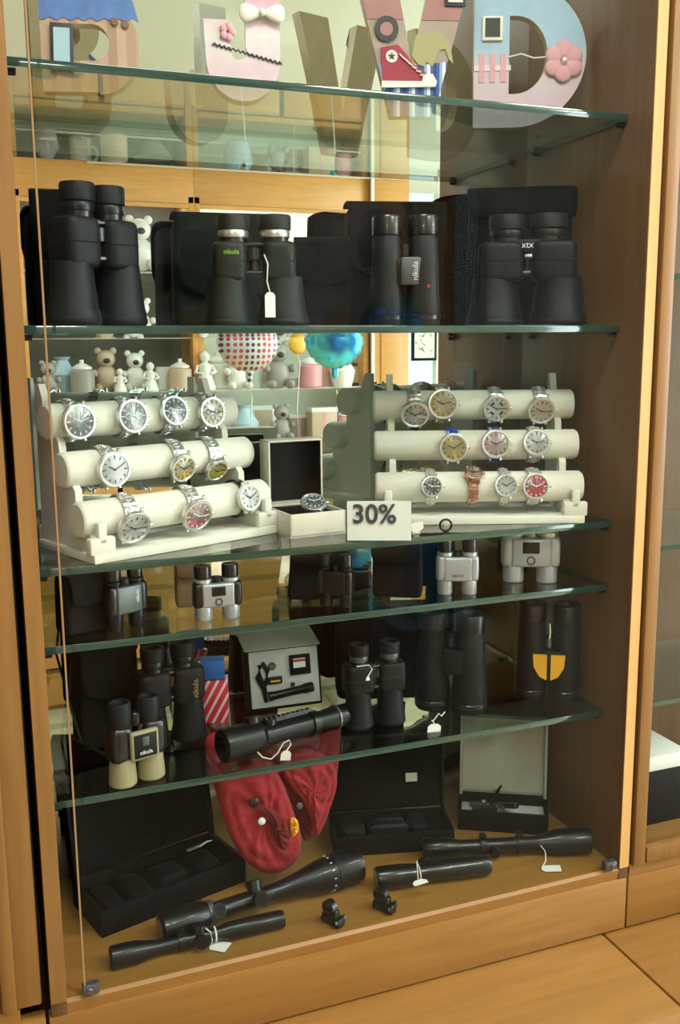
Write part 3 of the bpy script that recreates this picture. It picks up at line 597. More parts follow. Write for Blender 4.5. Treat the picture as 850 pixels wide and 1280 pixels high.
dg = MB().prism([(.040, .070), (.030, .082), (.036, .110), (.070, .116), (.086, .095), (.090, .072), (.084, .078), (.078, .092), (.070, .090), (.060, .068), (.052, .074), (.048, .068)], -LT/2-.002, -LT/2-.0005).build('khaki_patch', 'khaki', t)
# D
pD = on(590, 1.362, ZL1); t = thing('letter_d', 'wooden letter D papered in sky blue and pink with a flower', 'letter', pD, math.radians(-22), 'decorated letters on the top shelf')
def ell(cx, cz, rx, rz_, a0, a1, n): return [(cx+rx*math.cos(a0+(a1-a0)*k/n), cz+rz_*math.sin(a0+(a1-a0)*k/n)) for k in range(n+1)]
oD = [(0, 0), (.055, 0)]+ell(.060, .103, .108, .103, -PI/2, PI/2, 26)+[(0, .206)]
hD = [(.053, .048), (.060, .048)]+ell(.062, .103, .048, .055, -PI/2, PI/2, 16)+[(.053, .158)]
letter_mesh(oD, [hD], LT, 'skypaper', 'letter_body', t, 'mdf_l')
f = MB()
for k in range(6):
    a = k*PI/3+.5; f.sup((.134+.017*math.cos(a), -.014, .093+.017*math.sin(a)), (.026, .006, .026), 1, 1, 16, 8)
f.build('flower', 'flower', t); MB().sup((.134, -.019, .093), (.008, .006, .008), 1, 1).build('flower_centre', 'cream2', t)
pf = MB().box((.027, -.012, .140), (.030, .004, .034), bev=.001).build('photo_frame', 'cream2', t); MB().box((.027, -.0145, .141), (.022, .001, .026)).build('photo', 'k_dark', pf)
MB().tube([(.052, -.0115, .10), (.07, -.012, .104), (.09, -.012, .098), (.118, -.012, .100)], .0011, 6).build('ribbon', 'cream2', t)
textmesh('lettering', 'love', .016, 'greenink', t, (.100, -.0115, .188), (PI/2, 0, 0))
pk = MB().use('flower')
for k in range(3): pk.box((.012+k*.016, -.0108, .085), (.008, .001, .04))
pk.use('flower2').box((.028, -.0109, .085), (.055, .0006, .008)); pk.build('gingham_patch', None, t)
# ------------------------------------------------------------------ merchandise builders
def mirx(pts): return [(-a, b) for a, b in pts]
def porro(label, base, rz, W, Ht, body='rubber', tubem='rubber2', ring='gunmetal', text=None, textm='whiteink', xo=None, group='large binoculars on the eye-level shelf', eye_off=.62, dark='plastic', bulge=1.0):
    """upright porro prism binocular standing on its objective ends; W, Ht overall width and height"""
    t = thing('binoculars', label, 'binoculars', base, rz, group)
    ro = W*.235; xo = W/2-ro; xe = xo*eye_off; re = ro*.60
    for s in (-1, 1):
        b = MB().lathe([(ro*.86, 0), (ro, .004), (ro, .10*Ht), (ro*.94, .13*Ht), (ro*.80, .40*Ht), (ro*.78, .45*Ht)], (s*xo, 0, 0), n=32).build('objective_barrel', tubem, t)
        MB().lathe([(ro*1.005, .02*Ht), (ro*1.03, .03*Ht), (ro*1.03, .055*Ht), (ro*1.005, .065*Ht)], (s*xo, 0, 0), n=32).build('rim_ring', body, b)
        h = MB(); cx = s*(xo*.52+xe*.48)
        h.sup((cx, .002, .585*Ht), (ro*1.95*bulge, ro*1.75, .36*Ht), .5, .28, 36, 20)
        h.sup((cx, .002, .585*Ht), (ro*1.99*bulge, ro*1.79, .03*Ht), .5, .5, 36, 8).build('prism_housing', body, t)
        e = MB().lathe([(re*.92, .74*Ht), (re*.92, .80*Ht), (re*1.0, .81*Ht)], (s*xe, 0, 0), n=28).build('eyepiece', dark, t)
        MB().lathe([(re*.98, .80*Ht), (re*1.02, .81*Ht), (re*1.02, .855*Ht), (re*.98, .865*Ht)], (s*xe, 0, 0), n=28).build('eyepiece_ring', ring, e)
        MB().lathe([(re*.98, .865*Ht), (re*1.1, .875*Ht), (re*1.12, .985*Ht), (re*1.05, Ht), (re*.7, Ht), (re*.62, .95*Ht), (0, .94*Ht)], (s*xe, 0, 0), n=28).build('eyecup', body, e)
    MB().box((0, -.002, .735*Ht), (xe*2.1, ro*.75, .022*Ht), bev=.0015).build('bridge', 'midgrey' if ring != 'steel' else 'gunmetal', t)
    MB().box((0, -.002, .485*Ht), (xo*1.5, ro*.8, .026*Ht), bev=.0015).build('bridge', 'midgrey' if ring != 'steel' else 'gunmetal', t)
    fw_ = MB(); fw_.cyl((0, -.002, .50*Ht), ro*.24, .26*Ht).cyl((0, -.002, .60*Ht), ro*.44, .10*Ht, n=30)
    fw_.build('focus_wheel', dark, t)
    if text: textmesh('print', text, W*.062, textm, t, (-xo*.80, -ro*.90, .66*Ht), (PI/2, 0, 0))
    return t
def roof(label, base, rz, W, Ht, body='rubber2', plate='midgrey', text='nikula', textm='whiteink', group='large binoculars on the eye-level shelf', taper=.92, plate_z=.52, platew=.50, lensring=None, eyes='plastic'):
    t = thing('binoculars', label, 'binoculars', base, rz, group)
    r = W*.245; x = W/2-r
    for s in (-1, 1):
        b = MB().lathe([(r*.9, 0), (r, .004), (r, .22*Ht), (r*.93, .30*Ht), (r*.9, .55*Ht), (r*taper*.9, .80*Ht), (r*.72, .83*Ht)], (s*x, 0, 0), n=32).build('barrel', body, t)
        MB().lathe([(r*1.0, .06*Ht), (r*1.025, .065*Ht), (r*1.025, .10*Ht), (r*1.0, .105*Ht)], (s*x, 0, 0), n=32).build('grip_ring', eyes, b)
        e = MB().lathe([(r*.74, .82*Ht), (r*.86, .83*Ht), (r*.88, .98*Ht), (r*.82, Ht), (r*.56, Ht), (r*.5, .96*Ht), (0, .95*Ht)], (s*x, 0, 0), n=28).build('eyecup', eyes, t)
        if lensring: MB().lathe([(r*.8, .80*Ht), (r*.93, .805*Ht), (r*.93, .84*Ht), (r*.8, .845*Ht)], (s*x, 0, 0), n=28).build('eyepiece_ring', lensring, e)
    MB().box((0, -.001, plate_z*Ht), (W*platew, r*1.15, .26*Ht), bev=r*.25, seg=4).build('bridge', body, t)
    p = MB().box((W*.08, -r*.72, plate_z*Ht), (W*.30, r*.28, .25*Ht), bev=r*.08).build('name_plate', plate, t)
    if text: textmesh('print', text, .11*W, textm, p, (W*.13, -r*.875, plate_z*Ht), (PI/2, -PI/2, 0))
    MB().cyl((0, 0, (plate_z+.13)*Ht), r*.42, .12*Ht, n=30, bev=.0015).build('focus_wheel', eyes, t)
    return t
def compact(label, base, rz, W, Ht, shell='silver', tube='silver', dark='plastic', text='', patch=True, group='compact binoculars on the narrow shelf', arm=None, textv=None):
    """small roof binocular: two slim tubes, broad shell plate between them"""
    t = thing('binoculars', label, 'binoculars', base, rz, group)
    r = W*.20; x = W/2-r
    for s in (-1, 1):
        b = MB().lathe([(r*.85, 0), (r*.95, .002), (r*.95, .30*Ht), (r*.85, .34*Ht), (r*.85, .70*Ht)], (s*x, 0, 0), n=26).build('barrel', tube, t)
        MB().lathe([(r*.86, .70*Ht), (r*.98, .71*Ht), (r*.98, .76*Ht), (r*.8, .77*Ht)], (s*x, 0, 0), n=26).build('eyepiece_ring', 'steel' if shell == 'silver' else 'gunmetal', b)
        MB().lathe([(r*.76, .76*Ht), (r*.9, .78*Ht), (r*.92, .97*Ht), (r*.85, Ht), (r*.5, Ht), (0, .96*Ht)], (s*x, 0, 0), n=26).build('eyecup', dark, t)
    sh = MB().box((0, -r*.5, .46*Ht), (W*.72, r*1.1, .44*Ht), bev=r*.3, seg=4).build('front_shell', shell, t)
    for s in (-1, 1): MB().sup((s*W*.40, -.001, .47*Ht), (W*.26, r*1.9, .46*Ht), .6, .35, 20, 12).build('side_grip', arm or dark, t)
    if patch: MB().box((0, -r*1.06, .54*Ht), (W*.30, .0015, .17*Ht), bev=.0006).build('badge', 'black', sh)
    if patch: MB().lathe([(W*.05, 0), (W*.085, 0), (W*.085, .0008), (W*.05, .0008), (W*.05, 0)], (0, -r*1.05, .35*Ht), (0, -1, 0), 20, cap=False).build('oval_emblem', 'midgrey', sh)
    if text: textmesh('print', text, W*.13, 'ink' if shell == 'silver' else 'whiteink', sh, (0, -r*1.07, .36*Ht) if not textv else (W*.2, -r*1.07, .5*Ht), (PI/2, -PI/2 if textv else 0, 0))
    MB().cyl((0, 0, .66*Ht), r*.6, .12*Ht, n=26).build('focus_wheel', dark, t)
    return t
def pouch(label, base, rz, W, D, Ht, m='cloth', flap=.45, group=None, taper=.06, rx=0, strap=False, trim=None, cat='case'):
    t = thing('binocular_case', label, cat, base, rz, group, rx=rx)
    def fn(v): k = 1-taper*(v.z/Ht+.5)*2; return Vector((v.x*(1-taper*.5*(v.z/Ht+.5)), v.y*k, v.z))
    MB().sup((0, 0, Ht*.5), (W, D, Ht), .22, .16, 44, 22, fn).build('body', m, t)
    fl = MB(); th = .003; n = 16; zf = Ht*(1-flap)
    # flap: a curved sheet from the back top, over the top, down the front, rounded at its end
    def f(u, v):
        # v 0..1 back to front end ; u 0..1 across
        xx = (u-.5)*W*1.01
        L1, L2 = D*1.0, Ht*flap
        s = v*(L1+L2)
        if s < L1: y = D/2-s; z = Ht+.003-.02*Ht*abs(2*s/L1-1)**3
        else: y = -D/2-.004-.004*math.sin(PI*(s-L1)/L2); z = Ht-(s-L1)
        e = 1 if s < L1 else 1-.10*max(0, (s-L1)/L2-.6)/.4
        if v > .999: z += .0
        z2 = z + (L2*.18*(abs(2*u-1)**3) if s >= L1 and (s-L1)/L2 > .5 else 0)*((s-L1)/L2-.5)*2 if s >= L1 else z
        k = (1-taper*.5)
        return (xx*e*k, y*(1-taper*(1 if s < L1 else .7)), z2)
    fl.grid(f, 18, 22); fo = fl.build('flap', m, t)
    md = fo.modifiers.new('s', 'SOLIDIFY'); md.thickness = .0035; md.offset = 1
    if trim:
        MB().tube([f(k/18, .998) for k in range(19)], .0013, 6).build('flap_binding', trim, t)
    if strap:
        MB().tube([(-W*.5, 0, Ht*.86), (-W*.62, -.01, Ht*.5), (-W*.52, -.03, .02), (-W*.2, -D*.5-.03, .004)], .0022, 8).build('strap', 'plastic', t)
    return t
def price_tag(label, top, pts, size=(.018, .028), lean=0, m='whitecard', rz=0, flat=False):
    """paper tag on a thread; top: world point where the thread is tied; pts: thread offsets, tag hangs at the last"""
    t = thing('price_tag', label, 'price tag', top, 0, 'price tags on threads')
    MB().tube([Vector(p) for p in pts], .0009, 6).build('thread', 'string', t)
    e = pts[-1]; w_, h_ = size
    c = MB().prism([(-w_/2, -h_), (w_/2, -h_), (w_/2, -.004), (w_*.25, 0), (-w_*.25, 0), (-w_/2, -.004)], -.0004, .0004)
    c.build('tag', m, t, loc=e, rot=((-PI/2+.12 if flat else 0), lean, rz) if not flat else (-1.42, 0, rz))
    return t
def flat_tag(label, top, px, py, size, rz, m='whitecard', z=None):
    e = atZ(px, py, (z or ZF)+.0012); top = Vector(top)
    t = thing('price_tag', label, 'price tag', e, 0, 'price tags on threads')
    d = top-e; MB().tube([d, d*.75+Vector((.004, -.006, .002)), d*.4+Vector((.003, -.008, .001)), Vector((0, 0, .0008))], .0009, 6).build('thread', 'string', t)
    w_, h_ = size
    MB().prism([(-w_/2, -h_), (w_/2, -h_), (w_/2, -.004), (w_*.25, 0), (-w_*.25, 0), (-w_/2, -.004)], 0, .0006, 'XY').build('tag', m, t, rot=(-.05, 0, rz))
    return t
def rel(p, base): return (p[0]-base[0], p[1]-base[1], p[2]-base[2])

# ---- eye-level shelf (S2)
p = on(62, 1.38, S2); s = scale_at(p)
pouch('black nylon case leaning at the far left behind the tall binoculars', (.082+.062, 1.385, S2), -.12, .115, .07, .176, 'cloth', .5, 'nylon cases on the eye-level shelf')
p = on(124, 1.285, S2); s = scale_at(p); sc = s
porro('tall black binoculars with flared objectives, leftmost on the eye-level shelf', p, math.radians(30), .140, .176, 'rubber', 'rubber2', text=None, bulge=.80)
p = on(286, 1.41, S2); pouch('dark green nylon case behind the green-black binoculars', p, math.radians(-6), .165, .07, .158, 'cloth_g', .75, 'nylon cases on the eye-level shelf', .10)
p = on(320, 1.285, S2); s = scale_at(p); b2 = p
porro('green-black binoculars with silver eyepiece rings and a price tag', p, facing(p), s*130, s*134, 'green', 'green', 'steel', 'nikula', 'greenink', eye_off=.74, bulge=.70)
price_tag('white price tag on a thread on the green-black binoculars', Vector(atY(330, 318, 1.225)), [(0, 0, 0), (.004, -.003, -.012), (.002, -.004, -.034), (.006, -.003, -.048)], (.014, .032))
p = on(403, 1.40, S2); pouch('slim black nylon case between the green-black and the grey binoculars', p, -.3, .085, .055, .128, 'cloth', .5, 'nylon cases on the eye-level shelf')
p = on(492, 1.395, S2); s = scale_at(p); pouch('wide black nylon case behind the slim grey binoculars', p, math.radians(-14), .155, .062, s*146, 'cloth', .6, 'nylon cases on the eye-level shelf', .08)
p = on(506, 1.285, S2); s = scale_at(p)
roof('slim grey roof binoculars with grey name plate and red dot', p, facing(p, 4), s*88, s*133, 'rubber2', 'midgrey', 'nikula', plate_z=.50)
o_ = bpy.context.scene.objects[-1]
rd = MB().cyl((.032, -.0235, .056), .0022, .001, (0, -1, 0), 12)
rd.build('red_dot', 'redink', [o for o in COL.objects if o.get('label', '').startswith('slim grey roof')][0])
p = on(660, 1.395, S2); s = scale_at(p); pouch('large black nylon case behind the wide navy-black binoculars', p, facing(p, 2), s*155, .075, s*163, 'cloth', .22, 'nylon cases on the eye-level shelf', .04)
p = on(657, 1.285, S2); s = scale_at(p)
bb_ = porro('wide navy-black binoculars with white print, rightmost on the eye-level shelf', p, facing(p), s*148, s*134, 'navy', 'navy', text=None, eye_off=.62, bulge=.84)
textmesh('print', 'xtx', .013, 'whiteink', bb_, (.0, -.030, .118), (PI/2, 0, 0)); MB().box((0, -.02, .117), (.04, .012, .02), bev=.003).build('top_plate', 'navy', bb_)
MB().box((.004, -.022, .103), (.016, .004, .004), bev=.001).build('clip', 'steel', bb_)

# ---- watch stands (S3)
BR = .0234
def watch_stand(label, O, a, W, m='velvet'):
    t = thing('watch_stand', label, 'watch stand', O, math.radians(a), 'cream watch stands')
    MB().box((W/2, .078, .006), (W+.004, .156, .012), bev=.002).build('base', m, t)
    # stepped side panels (outline in depth/height)
    prof = [(.004, .012), (.004, .030), (.018, .034), (.030, .046), (.050, .056), (.052, .088), (.064, .100), (.086, .112), (.090, .148), (.102, .160), (.124, .170), (.130, .205), (.138, .222), (.150, .222), (.152, .012)]
    for x in ((.008 if W < .3 else .022), W-.022): MB().prism(prof, x-.005, x+.005, 'YZ').build('side_panel', m, t)
    for x in (.012, W-.012):
        MB().box((x, .008, .022), (.036, .014, .022), bev=.003).box((x, .006, .038), (.012, .010, .028), bev=.002).build('front_block', m, t)
    for i in range(3):
        y, z = .035+.037*i, .053+.0605*i
        b = MB().lathe([(0, -.002), (BR-.003, -.002), (BR-.001, 0), (BR, .002), (BR, W+.003), (BR-.003, W+.007), (0, W+.007)], (-.004, y, z), (1, 0, 0), 40, cap=False).build('bar', m, t)
    return t
LO, LA, LW = Vector((.128, 1.199, S3)), 22, .290
RO, RA, RW = Vector((.560, 1.303, S3)), -20.3, .308
watch_stand('cream velvet watch stand with three bars on the left of the shelf', LO, LA, LW)
watch_stand('cream velvet watch stand with three bars on the right of the shelf', RO, RA, RW)
M['dial'] = {}
def dialmat(k, c):
    M['dial_'+k] = mat('dial_'+k, c, .35, coat=.15); return 'dial_'+k
DC = {'slate': (92, 98, 108), 'black': (22, 24, 32), 'champagne': (220, 214, 178), 'white': (232, 234, 238), 'yellow': (226, 190, 52), 'olive': (176, 166, 44), 'pink': (206, 112, 132), 'silver': (196, 184, 190), 'gold': (204, 180, 120), 'cream': (222, 202, 184), 'lemon': (222, 200, 110), 'rose': (204, 160, 164), 'charcoal': (70, 68, 72), 'crimson': (200, 60, 84)}
for k, c in DC.items(): dialmat(k, c)
WATCHN = [0]
def watch(label, c, rz, phi, rc, dial, case='steel', band='steel', bw=.019, bandlink=True, chrono=False, group='watches on the left stand', rad=BR, checker=False, roll=0):
    """wristwatch closed round a bar; c: bar axis point; phi: elevation of the face; rc: case radius"""
    t = thing('wristwatch', label, 'watch', c, rz, group, rx=-phi)
    t.rotation_euler = (-phi, roll, rz)
    R0 = rad+.0022
    # band : ring with links
    n = 44; b = MB()
    def fb(u, v):
        a = u*2*PI; k = (u*n*.5) % 1
        th = [0, .0024, .0024, 0][min(3, int(v*4)) if v < 1 else 0]
        seg = .0006*abs(math.sin(u*n*PI/2)) if bandlink else 0
        r = R0+ (th-seg if th else 0)
        edge = bw*(.5-.12*max(0, math.cos(a)*-1))
        xs = [-edge, -edge, edge, edge][min(3, int(v*4)) if v < 1 else 0]
        return (xs, -r*math.cos(a), r*math.sin(a))
    rings = []
    g = [[b.bm.verts.new(Vector(fb(i/n/2, j/4+.01))) for j in range(4)] for i in range(n*2)]
    fs = []
    for i in range(n*2):
        for j in range(4): fs.append(b.bm.faces.new((g[i][j], g[(i+1) % (2*n)][j], g[(i+1) % (2*n)][(j+1) % 4], g[i][(j+1) % 4])))
    b._fin(fs)
    bo = b.build('bracelet' if bandlink else 'strap', band, t, sharp=25)
    if bandlink:
        # raised centre links, only where they show
        l = MB()
        for k in range(-11, 12):
            a = k*PI/14
            if abs(R0*math.sin(a)) < rc*.8 and math.cos(a) > 0: continue
            l.box((0, -(R0+.0026)*math.cos(a), (R0+.0026)*math.sin(a)), (bw*.36, .0014, .0042), rx=-a, bev=.0005)
        l.build('centre_links', band, bo)
    h0 = R0+.001; hc = .0085
    c_ = MB().lathe([(rc*.84, h0-.001), (rc*.98, h0+.002), (rc, h0+.005), (rc*.97, h0+hc-.001), (rc*.9, h0+hc)], (0, 0, 0), (0, -1, 0), 40)
    for sx in (-1, 1):
        for sz in (-1, 1): c_.box((sx*bw*.50, -(h0+.0010), sz*(rc-.0008)), (.0038, .0050, .0075), rx=sz*.45, bev=.0012)
    c_ = c_.build('watch_case', case, t)
    MB().lathe([(rc*.80, h0+hc-.0004), (rc*.95, h0+hc-.001), (rc*.93, h0+hc+.0012), (rc*.83, h0+hc+.0014), (rc*.79, h0+hc+.0002)], (0, 0, 0), (0, -1, 0), 40, cap=False).build('bezel', case, c_)
    d = MB().use('dial_'+dial).lathe([(0, 0), (rc*.82, 0), (rc*.82, .0004)], (0, -(h0+hc), 0), (0, -1, 0), 40, cap=False)
    mk = 'whiteink' if dial in ('slate', 'black', 'pink', 'crimson', 'charcoal') else 'ink'
    d.use(mk)
    for k in range(12):
        a = k*PI/6; L = rc*(.20 if k % 3 == 0 else .13)
        d.box((rc*.66*math.sin(a), -(h0+hc+.0003), rc*.66*math.cos(a)), (.0013, .0004, L), ry=a)
    if chrono:
        for ax, az in ((-.32, 0), (.32, 0), (0, -.34)):
            d.lathe([(rc*.15, 0), (rc*.19, 0), (rc*.19, .0004), (rc*.15, .0004), (rc*.15, 0)], (rc*ax, -(h0+hc+.0001), rc*az), (0, -1, 0), 18, cap=False)
    if checker:
        for k in range(4):
            a = PI/4+k*PI/2; d.box((rc*.46*math.sin(a), -(h0+hc+.0002), rc*.46*math.cos(a)), (rc*.34, .0004, rc*.16), ry=a)
    d.build('dial', None, t)
    hd = MB(); WATCHN[0] += 1; a1 = 5.2; a2 = 1.05+.15*(WATCHN[0] % 5)
    hd.box((rc*.2*math.sin(a1), -(h0+hc+.0009), rc*.2*math.cos(a1)), (.0014, .0004, rc*.46), ry=a1)
    hd.box((rc*.26*math.sin(a2), -(h0+hc+.0012), rc*.26*math.cos(a2)), (.0011, .0004, rc*.62), ry=a2)
    hd.cyl((0, -(h0+hc+.0002), 0), .0013, .0016, (0, -1, 0), 12); hd.build('hands', mk, t)
    cr = MB().cyl((rc*.97, -(h0+.0045), 0), .0026, .0042, (1, 0, 0), 14).build('crown', case, t)
    if chrono:
        for q in (-1, 1): MB().cyl((rc*.84, -(h0+.0045), q*rc*.5), .0016, .0050, (1, 0, q*.5), 10).build('pusher', case, t)
    return t
def put_watch(O, a, W, bar, px, py, r_px, label, dial, group, **kw):
    ar = math.radians(a); ex = Vector((math.cos(ar), math.sin(ar), 0)); ey = Vector((-math.sin(ar), math.cos(ar), 0))
    base = O+ey*(.035+.037*bar)+Vector((0, 0, .053+.0605*bar))
    # slide along the bar until the face stands at column px, then tip it to reach row py
    phi = 0; tt = .1; R = BR+.012
    for _ in range(8):
        lo, hi = -.02, W+.03
        for _ in range(30):
            m = (lo+hi)/2; P = base+ex*m-ey*R*math.cos(phi)+Vector((0, 0, R*math.sin(phi)))
            q = P-Vector((0, 0, H)); xx = 425+F_PX*q.dot(rt)/q.dot(fw)
            if xx < px: lo = m
            else: hi = m
        tt = lo; bl, bh = -1.2, .9
        for _ in range(30):
            m = (bl+bh)/2; P = base+ex*tt-ey*R*math.cos(m)+Vector((0, 0, R*math.sin(m)))
            q = P-Vector((0, 0, H)); yy = 640-F_PX*q.dot(up)/q.dot(fw)
            if yy > py: bl = m
            else: bh = m
        phi = bl
    P = base+ex*tt
    return watch(label, P, ar, phi, r_px*1.13*scale_at(P), dial, group=group, **kw)
GL, GR = 'watches on the left stand', 'watches on the right stand'
for bar, px, py, rp, lab, dl, kw in [
    (2, 100, 527, 20, 'steel watch with slate grey dial, first on the top bar of the left stand', 'slate', dict(chrono=False)),
    (2, 167, 520, 19, 'steel chronograph with grey dial, second on the top bar of the left stand', 'slate', dict(chrono=True)),
    (2, 219, 513, 17, 'steel chronograph with black dial on the top bar of the left stand', 'black', dict(chrono=True)),
    (2, 266, 515, 17, 'steel watch with champagne dial, last on the top bar of the left stand', 'champagne', dict(chrono=True)),
    (1, 144, 587, 20, 'steel watch with white dial on the middle bar of the left stand', 'white', dict()),
    (1, 230, 586, 16, 'steel watch with bright yellow dial on the middle bar of the left stand', 'yellow', dict()),
    (1, 272, 589, 14, 'steel watch with olive yellow dial on the middle bar of the left stand', 'olive', dict()),
    (0, 169, 661, 20, 'steel watch with white dial and dark markers on the bottom bar of the left stand', 'white', dict()),
    (0, 248, 645, 19, 'steel watch with pink dial on the bottom bar of the left stand', 'pink', dict()),
    (0, 313, 622, 15, 'white watch on a narrow black strap, bottom bar of the left stand', 'white', dict(case='whitecard', band='plastic', bandlink=False, bw=.011))]:
    put_watch(LO, LA, LW, bar, px, py, rp, lab, dl, GL, **kw)
for bar, px, py, rp, lab, dl, kw in [
    (2, 519, 519, 16, 'steel watch with silvery dial, first on the top bar of the right stand', 'silver', dict()),
    (2, 554, 505, 17, 'steel watch with gold dial on the top bar of the right stand', 'gold', dict()),
    (2, 621, 511, 15, 'steel watch with checkered white dial on the top bar of the right stand', 'white', dict(checker=True)),
    (2, 677, 514, 15, 'steel watch with cream dial, last on the top bar of the right stand', 'cream', dict()),
    (1, 567, 560, 16, 'watch with lemon dial on a blue strap, middle bar of the right stand', 'lemon', dict(band='bluestrap', bandlink=False, bw=.016)),
    (1, 620, 555, 16, 'watch with rose dial on a blue strap, middle bar of the right stand', 'rose', dict(band='bluestrap', bandlink=False, bw=.016)),
    (1, 671, 553, 15, 'steel watch with white dial on the middle bar of the right stand', 'white', dict()),
    (0, 540, 608, 12, 'small steel watch with charcoal dial on the bottom bar of the right stand', 'charcoal', dict(bw=.014)),
    (0, 592, 590, 10, 'rose gold bracelet watch turned upward on the bottom bar of the right stand', 'cream', dict(bw=.015, case='copper', band='copper')),
    (0, 633, 607, 13, 'small steel watch with white dial on the bottom bar of the right stand', 'white', dict(bw=.013)),
    (0, 670, 608, 15, 'steel watch with crimson dial on the bottom bar of the right stand', 'crimson', dict())]:
    put_watch(RO, RA, RW, bar, px, py, rp, lab, dl, GR, **kw)

# ---- watch box, 30% card, small things
t = thing('watch_box', 'open cream watch box with black lining standing between the stands', 'box', (.404, 1.262, S3), math.radians(6))
BW, BD_, BH = .088, .092, .034
b = MB(); b.box((BW/2, .0015, BH/2), (BW, .003, BH), bev=.0008).box((BW/2, BD_-.0015, BH/2), (BW, .003, BH), bev=.0008).box((.0015, BD_/2, BH/2), (.003, BD_, BH), bev=.0008).box((BW-.0015, BD_/2, BH/2), (.003, BD_, BH), bev=.0008).box((BW/2, BD_/2, .0015), (BW, BD_, .003))
b.build('box_base', 'cream', t)
MB().sup((BW/2, BD_/2, .018), (BW-.008, BD_-.008, .030), .2, .5, 36, 12).build('cushion', 'board', t)
ld = MB(); z0 = BH; LHt = .098; ly = BD_+.0
ld.box((BW/2, ly+.016, z0+LHt/2), (BW, .003, LHt), bev=.0008).box((.0015, ly, z0+LHt/2), (.003, .033, LHt), bev=.0008).box((BW-.0015, ly, z0+LHt/2), (.003, .033, LHt), bev=.0008).box((BW/2, ly, z0+LHt-.0015), (BW, .033, .003), bev=.0008).box((BW/2, ly, z0+.0015), (BW, .033, .003))
lo_ = ld.build('lid', 'cream', t); MB().box((BW/2, ly+.013, z0+LHt/2), (BW-.007, .003, LHt-.007)).build('lid_lining', 'board', lo_)
for x in (.0035, BW-.0035): MB().box((x, ly-.001, z0+LHt/2), (.001, .029, LHt-.007)).build('lid_lining', 'board', lo_)
wb = watch('steel watch lying on the black cushion of the cream watch box', (.404+.050, 1.262+.050, S3+.022), math.radians(-8), math.radians(62), .0195, 'slate', group='watch in the box', rad=.0145)
t = thing('price_card', 'white card reading 30% in a clear stand before the watches', 'sign', (.513, 1.1985, S3), math.radians(-23))
MB().use('glass').box((0, .003, .030), (.092, .0016, .060), rx=-.10).build('clear_holder', None, t)
MB().use('glass').box((0, .016, .001), (.092, .030, .0016)).build('clear_foot', None, t)
cdm = MB().box((0, 0, .0285), (.089, .0010, .055), rx=-.10).build('card', 'whitecard', t)
tx = textmesh('lettering', '30%', .037, 'ink', t, (-.007, -.0016, .037), (PI/2-.10, 0, 0), bold=.0007)
for v in tx.data.vertices: pass
ring = thing('ring', 'black ring with a pale stone lying before the right watch stand', 'ring', on(557, 1.222, S3), math.radians(-18))
MB().tube([(.0085*math.cos(a), 0, .0095+.0085*math.sin(a)) for a in [2*PI*k/24 for k in range(24)]], .0016, 8, True).build('band', 'black', ring); MB().box((0, -.001, .010), (.008, .004, .012), bev=.001).build('stone', 'steel', ring)
t = thing('paper_tag', 'folded beige paper tag beside the 30% card', 'paper tag', on(521, 1.222, S3), .2); MB().prism([(-.012, .016), (.010, .018), (.012, .008), (.001, .001), (-.009, .004)], -.0005, .0005).build('paper', 'cream', t); MB().box((0, .0035, .001), (.014, .006, .0012)).build('fold', 'cream', t)
t = thing('jewellery_box', 'black jewellery box lid standing upright behind the cream watch box', 'box', (.40, 1.405, S3), .1); MB().box((0, 0, .062), (.092, .016, .124), bev=.002).build('body', 'board', t); MB().box((0, -.001, .1235), (.088, .014, .003), bev=.001).build('rim', 'gunmetal', t)

# ---- narrow shelf of compact binoculars (S4)
def C_(px, Y, z=S4): return on(px, Y, z)
G4 = 'compact binoculars on the narrow shelf'; K4 = 'pouches on the narrow shelf'
p = C_(103, 1.262); s = scale_at(p); pouch('dark brown pouch with curved flap at the left end of the narrow shelf', p, math.radians(25), s*56, .04, .078, 'cloth_b', .5, K4, trim='cloth_g')
p = C_(158, 1.25); s = scale_at(p); compact('dark grey compact binoculars with white upright print, leftmost on the narrow shelf', p, math.radians(28), .058, .088, 'midgrey', 'gunmetal', 'plastic', 'nikula', False, G4, textv=True).scale = (1, 1, 1)
p = C_(237, 1.33); s = scale_at(p); pouch('tan leather pouch behind the small silver binoculars', p, -.1, .04, .03, .075, 'brown', .4, K4)
p = C_(272, 1.247); s = scale_at(p); compact('small silver compact binoculars with black badge, left of the narrow shelf', p, facing(p, 12), s*58, s*69, 'silver', 'silver', 'plastic', '', True, G4)
p = C_(400, 1.300); s = scale_at(p); t = pouch('rounded black zip pouch behind the tiny black binoculars', p, facing(p), s*82, .04, .078, 'cloth', .3, K4, .3)
p = C_(420, 1.245); s = scale_at(p); compact('tiny all-black compact binoculars before the rounded pouch', p, facing(p, -20), s*44, s*66, 'plastic', 'gunmetal', 'plastic', '', False, G4)
p = C_(497, 1.262); s = scale_at(p); pouch('upright black pouch with stitched flap in the middle of the narrow shelf', p, facing(p, -6), s*62, .03, .084, 'cloth_b', .35, K4, .05, trim='cloth_g')
p = C_(545, 1.300); s = scale_at(p); pouch('dark pouch standing behind the second silver binoculars', p, facing(p), s*46, .03, .084, 'cloth', .4, K4)
p = C_(571, 1.240); s = scale_at(p); compact('silver compact binoculars with small dark label right of the middle of the narrow shelf', p, facing(p, 6), s*50, s*70, 'silver', 'silver', 'plastic', 'sport', False, G4, arm='silver')
p = C_(662, 1.262); s = scale_at(p); t = compact('broad silver compact binoculars with dark blue badge, rightmost on the narrow shelf', p, facing(p, 4), s*68, s*84, 'silver', 'silver', 'silver', '', True, G4, arm='silver')
p = C_(640, 1.33); pouch('black pouch behind the broad silver binoculars', p, facing(p), .05, .03, .08, 'cloth', .4, K4)

